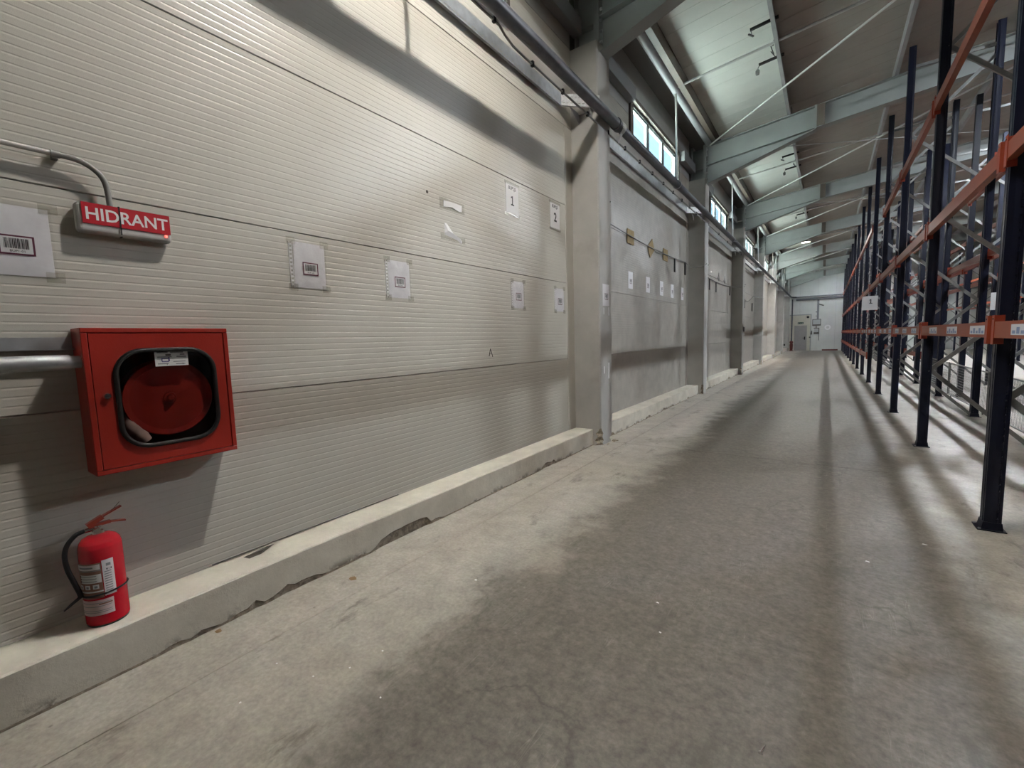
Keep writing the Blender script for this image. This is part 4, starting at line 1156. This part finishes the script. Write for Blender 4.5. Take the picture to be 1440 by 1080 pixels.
# ------------------------------------------------------------------ pallet racks
UW, UD, UH = 0.10, 0.09, 6.05
FR0, FP = 4.5, 2.84
def hole_plate(b, org, du, dv, W, H, cols, pit, hh):
    """plate of width W along du, height H along dv, with hole columns [(u0,u1)]"""
    org, du, dv = Vector(org), Vector(du), Vector(dv)
    us = [0.0]
    for a, c in cols: us += [a, c]
    us.append(W)
    def P(u, v): return org + du * u + dv * v
    for i in range(len(us) - 1):
        u0, u1 = us[i], us[i + 1]
        if i % 2 == 0:
            b.quad(P(u0, 0), P(u1, 0), P(u1, H), P(u0, H))
        else:
            v = 0.0; n = int(H / pit)
            for k in range(n):
                b.quad(P(u0, v + (0 if k == 0 else 0)), P(u1, v), P(u1, v + pit - hh), P(u0, v + pit - hh)); v += pit
            b.quad(P(u0, v), P(u1, v), P(u1, H), P(u0, H))
def upright_mesh(detail):
    b = MB()
    z = (0, 0, 1)
    if detail:
        hole_plate(b, (0, UW / 2, 0), (0, -1, 0), z, UW, UH, [(0.018, 0.03), (0.07, 0.082)], 0.075, 0.028)
        hole_plate(b, (0, -UW / 2, 0), (1, 0, 0), z, UD, UH, [(0.060, 0.070)], 0.05, 0.012)
        hole_plate(b, (UD, UW / 2, 0), (-1, 0, 0), z, UD, UH, [(0.020, 0.030)], 0.05, 0.012)
        b.quad((UD, -UW / 2, 0), (UD, -UW / 2 + 0.025, 0), (UD, -UW / 2 + 0.025, UH), (UD, -UW / 2, UH))
        b.quad((UD, UW / 2 - 0.025, 0), (UD, UW / 2, 0), (UD, UW / 2, UH), (UD, UW / 2 - 0.025, UH))
    else:
        b.quad((0, UW / 2, 0), (0, -UW / 2, 0), (0, -UW / 2, UH), (0, UW / 2, UH))
        b.quad((0, -UW / 2, 0), (UD, -UW / 2, 0), (UD, -UW / 2, UH), (0, -UW / 2, UH))
        b.quad((UD, UW / 2, 0), (0, UW / 2, 0), (0, UW / 2, UH), (UD, UW / 2, UH))
        b.quad((UD, -UW / 2, 0), (UD, -UW / 2 + 0.025, 0), (UD, -UW / 2 + 0.025, UH), (UD, -UW / 2, UH))
        b.quad((UD, UW / 2 - 0.025, 0), (UD, UW / 2, 0), (UD, UW / 2, UH), (UD, UW / 2 - 0.025, UH))
    me = bpy.data.meshes.new('upright'); me.from_pydata(b.v, [], b.f); me.materials.append(M_navy)
    bm = bmesh.new(); bm.from_mesh(me); bmesh.ops.remove_doubles(bm, verts=bm.verts, dist=1e-5)
    bmesh.ops.solidify(bm, geom=bm.faces[:], thickness=0.0022); bm.to_mesh(me); bm.free()
    return me
ME_UP, ME_UP_FAR = upright_mesh(True), upright_mesh(False)
def simple_mesh(name, b, mats):
    me = bpy.data.meshes.new(name); me.from_pydata([tuple(p) for p in b.v], [], b.f)
    for m_ in mats: me.materials.append(m_)
    me.polygons.foreach_set('material_index', b.m); me.polygons.foreach_set('use_smooth', b.s); return me
b = MB(); b.box(-0.035, 0.115, -0.075, 0.075, 0.0005, 0.007)
b.hexa([(-0.012, -0.056, .007), (0.10, -0.056, .007), (0.10, 0.056, .007), (-0.012, 0.056, .007), (-0.004, -0.053, 0.06), (0.094, -0.053, 0.06), (0.094, 0.053, 0.06), (-0.004, 0.053, 0.06)])
for sy in (-0.064, 0.064): b.lathe([(0.0, 0.016), (0.009, 0.016), (0.009, 0.006)], (-0.022, sy, 0.0), (0, 0, 1), 6, 1, False)
ME_FOOT = simple_mesh('base_plate', b, [M_navy, M_galv])
def brace_mesh(dz):
    b = MB(); p, q = Vector((0, 0, 0)), Vector((0.93, 0, dz))
    d = (q - p).normalized(); nn = Vector((-d.z, 0, d.x))
    w, dp, t = 0.045, 0.028, 0.003
    for (u0, u1, v0, v1) in ((-w / 2, w / 2, 0, t), (-w / 2, -w / 2 + t, t, dp), (w / 2 - t, w / 2, t, dp)):
        pts = []
        for e_ in (p, q):
            pts += [e_ + nn * u0 + Vector((0, v0, 0)), e_ + nn * u1 + Vector((0, v0, 0)), e_ + nn * u1 + Vector((0, v1, 0)), e_ + nn * u0 + Vector((0, v1, 0))]
        b.add(pts, [(3, 2, 1, 0), (4, 5, 6, 7), (0, 1, 5, 4), (1, 2, 6, 5), (2, 3, 7, 6), (3, 0, 4, 7)])
    return simple_mesh('brace', b, [M_brace])
ME_BR_UP, ME_BR_DN, ME_BR_H = brace_mesh(0.925), brace_mesh(-0.925), brace_mesh(0.0)
BL = FP - UW - 0.004
def beam_mesh():
    b = MB()
    b.box(-0.028, 0.022, 0, BL, 0.0, 0.075); b.box(-0.028, 0.004, 0, BL, 0.075, 0.11)
    return simple_mesh('beam', b, [M_orange])
ME_BEAM = beam_mesh()
def connector_mesh(s):
    b = MB(); y0, y1 = (0.0, 0.05) if s > 0 else (-0.05, 0.0)
    b.box(-0.033, -0.0285, min(y0, y1), max(y0, y1), -0.045, 0.155)
    b.box(-0.033, 0.03, -0.003 if s > 0 else 0.0, 0.0 if s > 0 else 0.003, -0.045, 0.155)
    b.lathe([(0.0, 0.004), (0.006, 0.003), (0.007, 0.0)], (-0.033, s * 0.025, 0.13), (-1, 0, 0), 8, 1)
    return simple_mesh('connector', b, [M_orange_d, M_ink])
ME_CON_A, ME_CON_B = connector_mesh(1), connector_mesh(-1)
b = MB(); b.box(-0.0295, -0.0282, 0, 0.40, 0.022, 0.088)
for k in range(5):
    b.quad((-0.0299, 0.02 + k * 0.075, 0.03), (-0.0299, 0.075 + k * 0.075, 0.03), (-0.0299, 0.075 + k * 0.075, 0.05 + 0.02 * (k % 2)), (-0.0299, 0.02 + k * 0.075, 0.05 + 0.02 * (k % 2)), 1)
ME_TAG = simple_mesh('barcode_strip', b, [M_tag, M_tagblue])

def mobj(name, me, parent, loc, rotz=0.0):
    o = bpy.data.objects.new(name, me); col.objects.link(o); o.parent = parent; o.location = loc
    if rotz: o.rotation_euler = (0, 0, rotz)
    return o
def rack(x0, label, detail, kmin, kmax, levels, tags=False, connectors=True):
    """x0: aisle face of the front uprights"""
    r = empty('pallet_rack', (x0, FR0, 0), label, 'rack', 'rows of pallet racking')
    D = 1.09
    for k in range(kmin, kmax + 1):
        y = FP * k
        for side in (0, 1):
            u = mobj('upright', ME_UP if detail and side == 0 or detail and k < 4 else ME_UP_FAR, r, (0 if side == 0 else D, y, 0.0), 0 if side == 0 else math.pi)
            mobj('base_plate', ME_FOOT, u, (0, 0, 0))
        z = 0.03
        up = False
        for i in range(6):
            if i % 2 == 0: mobj('brace', ME_BR_DN, r, (0.08, y - 0.014, z + 0.925))
            else: mobj('brace', ME_BR_UP, r, (0.08, y - 0.014, z))
            z += 0.925
        mobj('brace', ME_BR_H, r, (0.08, y + 0.02, 5.75))
    for k in range(kmin, kmax):
        y = FP * k + UW / 2 + 0.002
        for z in levels(k):
            for side in (0, 1):
                be = mobj('beam', ME_BEAM, r, (0 if side == 0 else D, y if side == 0 else y + BL, z), 0 if side == 0 else math.pi)
                if connectors:
                    mobj('connector', ME_CON_A, be, (0, 0, 0)); mobj('connector', ME_CON_B, be, (0, BL, 0))
                if tags and side == 0 and abs(z - 1.38) < 0.02 and k <= 4:
                    for ty in ((0.08, 0.92, 1.80) if k % 2 == 0 else (0.25, 1.10, 1.95)):
                        mobj('barcode_strip', ME_TAG, be, (0, ty, 0))
    return r
def lev_a(k):
    L = [1.38, 2.56]
    if k >= 4: L.append(0.70)
    if k <= 2: L.append(3.97)
    elif k >= 4: L.append(4.17)
    return L
def lev_b(k): return [1.38, 2.6, 3.95] if k % 3 else [1.38, 2.6]
rack(3.80, 'nearest pallet rack row beside the aisle, navy uprights, orange beams and barcode strips', True, -2, 13, lev_a, True)
rack(5.13, 'second pallet rack row standing back to back behind the nearest one', False, -1, 13, lev_b)
rack(9.35, 'third pallet rack row across the hidden aisle behind the second row', False, 0, 13, lev_b, connectors=False)

# sheets hung on the rack
def rack_sheet(x0, x1, y, z0, z1, num, label):
    s = empty('rack_sheet', ((x0 + x1) / 2, y, z0), label, 'sign', 'numbered sheets on the rack')
    b = MB(); b.box(x0, x1, y - 0.003, y, z0, z1)
    if num == '1': one(b, ((x0 + x1) / 2 + 0.02, y - 0.0036, z0 + (z1 - z0) * 0.45), (1, 0, 0), (z1 - z0) * 0.32)
    else: b.text(num, (z1 - z0) * 0.42, ((x0 + x1) / 2 + 0.02, y - 0.0036, z0 + (z1 - z0) * 0.45), (1, 0, 0), (0, 0, 1), 1, 0.03)
    b.build('paper_sheet', [M_white, M_ink], s)
    b = MB(); b.tube([((x0 + x1) / 2, y, z1 - 0.005), ((x0 + x1) / 2 + 0.01, y + 0.005, z1 + 0.07)], 0.002, 5); b.build('string', M_ink_grey, s)
rack_sheet(3.62, 3.96, FR0 + FP * 4 - 0.06, 2.02, 2.40, '1', 'white sheet with number 1 hung on the aisle side of the nearest rack')
rack_sheet(4.93, 5.12, FR0 + FP * 2 - 0.06, 1.72, 1.99, '2', 'white sheet with number 2 hung between the first two rack rows')

# wire mesh panels behind the nearest row
for k, nm in ((1, 'low wire mesh panel between the racks, nearest one'), (2, 'low wire mesh panel between the racks, middle one'), (3, 'low wire mesh panel between the racks, farthest one')):
    t = empty('wire_mesh_panel', (5.0, FR0 + FP * k, 0), nm, 'mesh panel', 'wire mesh panels between the racks')
    y0, y1, z0, z1, x = FR0 + FP * k + 0.06, FR0 + FP * (k + 1) - 0.06, 0.06, 0.72, 5.0
    b = MB()
    for (a, c) in (((x, y0, z0), (x, y1, z0)), ((x, y0, z1), (x, y1, z1)), ((x, y0, z0), (x, y0, z1)), ((x, y1, z0), (x, y1, z1))): b.bar(a, c, 0.02, 0.02)
    for yy in (y0 + 0.2, y1 - 0.2): b.bar((x, yy, 0.0), (x, yy, z0), 0.02, 0.02)
    b.build('mesh_frame', M_brace, t)
    b = MB(); yy = y0
    while yy < y1: b.bar((x, yy, z0), (x, yy, z1), 0.004, 0.004); yy += 0.05
    zz = z0
    while zz < z1: b.bar((x, y0, zz), (x, y1, zz), 0.004, 0.004); zz += 0.05
    w = b.build('wire_grid', M_brace, t); w['kind'] = 'stuff'

# ------------------------------------------------------------------ end wall fittings
ep = empty('end_wall_pipes', (2, YE - 0.15, 4.1), 'pair of grey pipes running along the far end wall', 'pipe')
b = MB(); b.tube([(0.72, YE - 0.16, 4.26), (12.0, YE - 0.16, 4.32)], 0.05, 12); b.build('upper_pipe', M_endpipe, ep)
b = MB(); b.tube([(0.80, YE - 0.18, 4.06), (12.0, YE - 0.18, 4.12)], 0.085, 12); b.build('lower_pipe', M_endpipe, ep)
vp = empty('wall_conduit', (2.28, YE - 0.05, 2.5), 'wide vertical cable duct dropping to the switch box on the end wall', 'conduit')
b = MB(); b.box(2.20, 2.33, YE - 0.07, YE - 0.001, 2.48, 3.98); b.build('duct_length', M_endpipe, vp)
b = MB(); b.box(2.12, 2.22, YE - 0.06, YE - 0.001, 3.0, 3.06); b.box(2.12, 2.22, YE - 0.06, YE - 0.001, 2.7, 2.74); b.bar((2.33, YE - 0.05, 3.62), (2.62, YE - 0.2, 3.50), 0.05, 0.08); b.build('duct_fitting', M_box_d, vp)
sb = empty('switch_box', (2.2, YE - 0.1, 1.95), 'grey electric switch box with dark base on the end wall', 'box')
b = MB(); b.box(1.94, 2.46, YE - 0.16, YE - 0.001, 2.05, 2.44); b.build('box_body', M_box, sb, bevel=0.02)
b = MB(); b.box(1.92, 2.48, YE - 0.18, YE - 0.001, 1.95, 2.06); b.box(1.92, 1.96, YE - 0.17, YE - 0.01, 2.06, 2.45); b.box(2.44, 2.48, YE - 0.17, YE - 0.01, 2.06, 2.45); b.box(1.92, 2.48, YE - 0.17, YE - 0.01, 2.43, 2.47); b.build('box_base', M_box_d, sb)
s2 = empty('meter_box', (2.2, YE - 0.1, 1.25), 'small brown framed meter box under the switch box', 'box')
b = MB(); b.box(2.06, 2.36, YE - 0.11, YE - 0.001, 1.46, 1.76); b.build('box_body', M_box, s2)
b = MB(); b.box(2.03, 2.39, YE - 0.12, YE - 0.001, 1.30, 1.45); b.box(2.03, 2.39, YE - 0.12, YE - 0.02, 1.74, 1.79); b.box(2.34, 2.39, YE - 0.12, YE - 0.02, 1.45, 1.74); b.build('box_base', M_box_d, s2)
b = MB(); b.tube([(2.36, YE - 0.03, 1.30), (2.36, YE - 0.03, 0.80)], 0.02, 6); b.tube([(2.18, YE - 0.04, 1.95), (2.18, YE - 0.04, 1.79)], 0.03, 6); b.build('box_cable', M_box_d, s2)
b = MB(); b.tube([(1.86, YE - 0.05, 1.28), (1.88, YE - 0.06, 1.40), (1.90, YE - 0.05, 1.58)], [0.06, 0.05, 0.02], 8); tag(b.build('wall_handset', M_box_d), 'dark handset hung on the end wall beside the meter box', 'handset')
b = MB(); b.lathe([(0, 0.05), (0.055, 0.05), (0.06, 0.0)], (1.78, YE - 0.05, 1.06), (0, -1, 0), 12); tag(b.build('push_button', M_box_d), 'round dark push button beside the end wall door', 'button')
b = MB(); b.lathe([(0, 0.06), (0.07, 0.05), (0.09, 0.0)], (1.62, YE - 0.03, 2.66), (0, -1, 0), 12); tag(b.build('door_alarm', M_black), 'round black alarm on the cream panel above the end wall door', 'alarm')
es = empty('exit_sign', (1.15, YE - 0.06, 2.14), 'dark green exit sign over the end wall door', 'sign')
b = MB(); b.box(0.95, 1.34, YE - 0.07, YE - 0.03, 2.12, 2.28); b.build('sign_body', M_green, es)
b = MB()
b.quad((0.98, YE - 0.071, 2.15), (1.05, YE - 0.071, 2.15), (1.05, YE - 0.071, 2.25), (0.98, YE - 0.071, 2.25)); b.quad((1.10, YE - 0.071, 2.18), (1.20, YE - 0.071, 2.18), (1.20, YE - 0.071, 2.22), (1.10, YE - 0.071, 2.22)); b.quad((1.23, YE - 0.071, 2.15), (1.31, YE - 0.071, 2.15), (1.31, YE - 0.071, 2.24), (1.23, YE - 0.071, 2.24))
b.build('sign_pictogram', M_ink_grey, es)
b = MB(); b.lathe([(0.10, 0.01), (0.20, 0.02), (0.20, 0.0)], (2.92, YE - 0.001, 1.80), (0, -1, 0), 20); tag(b.build('round_sticker', M_white), 'white ring shaped sign on the end wall right of the boxes', 'sign')
sp = empty('standpipe', (0.57, YE - 0.35, 0), 'dark vertical standpipe with a red base in the far corner', 'pipe')
b = MB(); b.tube([(0.57, YE - 0.35, 0.75), (0.57, YE - 0.35, 4.1)], 0.05, 12); b.build('riser', M_pipe, sp)
b = MB(); b.lathe([(0.17, 0.0), (0.17, 0.03), (0.10, 0.06), (0.12, 0.5), (0.09, 0.62), (0.13, 0.66), (0.13, 0.74), (0.07, 0.80)], (0.57, YE - 0.35, 0.0), (0, 0, 1), 16); b.build('valve_base', M_brick_red, sp)
b = MB(); b.tube([(0.41, 36.6, 0.62), (0.50, 36.6, 0.62)], 0.07, 10); tag(b.build('wall_valve', M_black), 'small black valve low on the last column before the end wall', 'valve')
b = MB(); b.box(2.6, 3.6, YE - 0.12, YE - 0.001, 0.0, 0.10); tag(b.build('floor_channel', M_brick_red), 'dark red floor rail at the foot of the end wall', 'rail')

# ------------------------------------------------------------------ debris
def scrap(x, y, s, m, name, label, cat, group, seed):
    rnd = random.Random(seed); n = 6
    pts = [(x + s * rnd.uniform(0.6, 1.1) * math.cos(2 * math.pi * k / n), y + s * 0.7 * rnd.uniform(0.6, 1.1) * math.sin(2 * math.pi * k / n), 0.001 if k % 2 else 0.003) for k in range(n)]
    b = MB(); top = (x, y, 0.005)
    b.add(pts + [top], [(k, (k + 1) % n, n) for k in range(n)]); b.poly(list(reversed(pts)))
    tag(b.build(name, m), label, cat, group)
GD = 'scraps lying on the floor'
scrap(3.09, 3.45, 0.016, M_white, 'paper_scrap', 'white paper flake on the floor left of the nearest rack foot', 'scrap', GD, 1)
scrap(3.42, 3.93, 0.016, M_white, 'paper_scrap', 'white paper flake on the floor closest to the nearest rack foot', 'scrap', GD, 2)
scrap(2.207, 2.07, 0.010, M_white, 'paper_scrap', 'tiny white flake mid aisle, nearer one of the pair', 'scrap', GD, 3)
scrap(2.122, 2.31, 0.011, M_white, 'paper_scrap', 'tiny white flake mid aisle, farther one of the pair', 'scrap', GD, 4)
scrap(1.12, 1.95, 0.012, M_white, 'paper_scrap', 'tiny white flake on the pale floor near the curb', 'scrap', GD, 5)
for q_, (x_, y_) in enumerate(((1.148, 1.226), (1.113, 1.072), (1.02, 0.95), (0.80, 0.90), (0.90, 0.70), (1.37, 1.04))):
    scrap(x_, y_, 0.007, M_white, 'paper_scrap', 'tiny white flake on the floor between the curb and the dark lane', 'scrap', 'tiny flakes near the curb', 20 + q_)
scrap(0.45, 1.55, 0.035, M_leaf, 'dry_leaf', 'brown dry leaf between the curb and the floor joint', 'leaf', None, 6)
scrap(0.30, 0.85, 0.03, M_leaf, 'dry_leaf', 'brown dry leaf at the foot of the curb below the hose cabinet', 'leaf', None, 7)
b = MB(); b.tube([(2.69, 1.62, 0.004), (2.70, 1.66, 0.004)], [0.005, 0.002], 6); b.lathe([(0, 0.004), (0.008, 0.003), (0.008, 0)], (2.69, 1.62, 0.004), (0, -1, 0), 8)
tag(b.build('steel_screw', M_chrome), 'shiny steel screw on the floor at the bottom of the photo', 'screw')
b = MB(); b.add([(0.045, 1.10, CURB_H + .002), (0.115, 1.17, CURB_H + .012), (0.085, 1.20, CURB_H + .022), (0.05, 1.28, CURB_H + .014), (0.02, 1.24, CURB_H + .004), (0.098, 1.11, CURB_H + .004)], [(0, 5, 1, 2), (0, 2, 3, 4), (2, 1, 3)])
tag(b.build('torn_sheet', M_burlap), 'dark torn scrap lying on the curb right of the hose cabinet', 'scrap')
b = MB(); b.tube([(0.012, 0.95, CURB_H + 0.012), (0.014, 1.3, CURB_H + 0.014), (0.010, 1.9, CURB_H + 0.012), (0.012, 2.3, CURB_H + 0.01)], 0.004, 6)
tag(b.build('sealant_strip', M_box_d), 'loose dark sealing strip where the wall meets the curb', 'strip')
# rubble at the foot of the first column
rnd = random.Random(5)
for k in range(7):
    x, y, s = 0.40 + rnd.random() * 0.06, 5.46 + rnd.random() * 0.45, 0.012 + rnd.random() * 0.018
    b = MB(); vs = [(x + s * rnd.uniform(-1, 1), y + s * rnd.uniform(-1, 1), max(0.001, s * rnd.uniform(0, 1.3))) for _ in range(9)]
    bm = bmesh.new(); [bm.verts.new(v) for v in vs]; bmesh.ops.convex_hull(bm, input=bm.verts[:])
    for v in [v for v in bm.verts if not v.link_faces]: bm.verts.remove(v)
    me = bpy.data.meshes.new('concrete_chip'); bm.to_mesh(me); bm.free(); me.materials.append(M_column_raw)
    zmin = min(v.co.z for v in me.vertices)
    for v in me.vertices: v.co.z -= zmin - 0.0005
    o = bpy.data.objects.new('concrete_chip', me); col.objects.link(o)
    tag(o, 'small broken concrete chip at the foot of the first column', 'rubble', 'concrete chips at the first column')
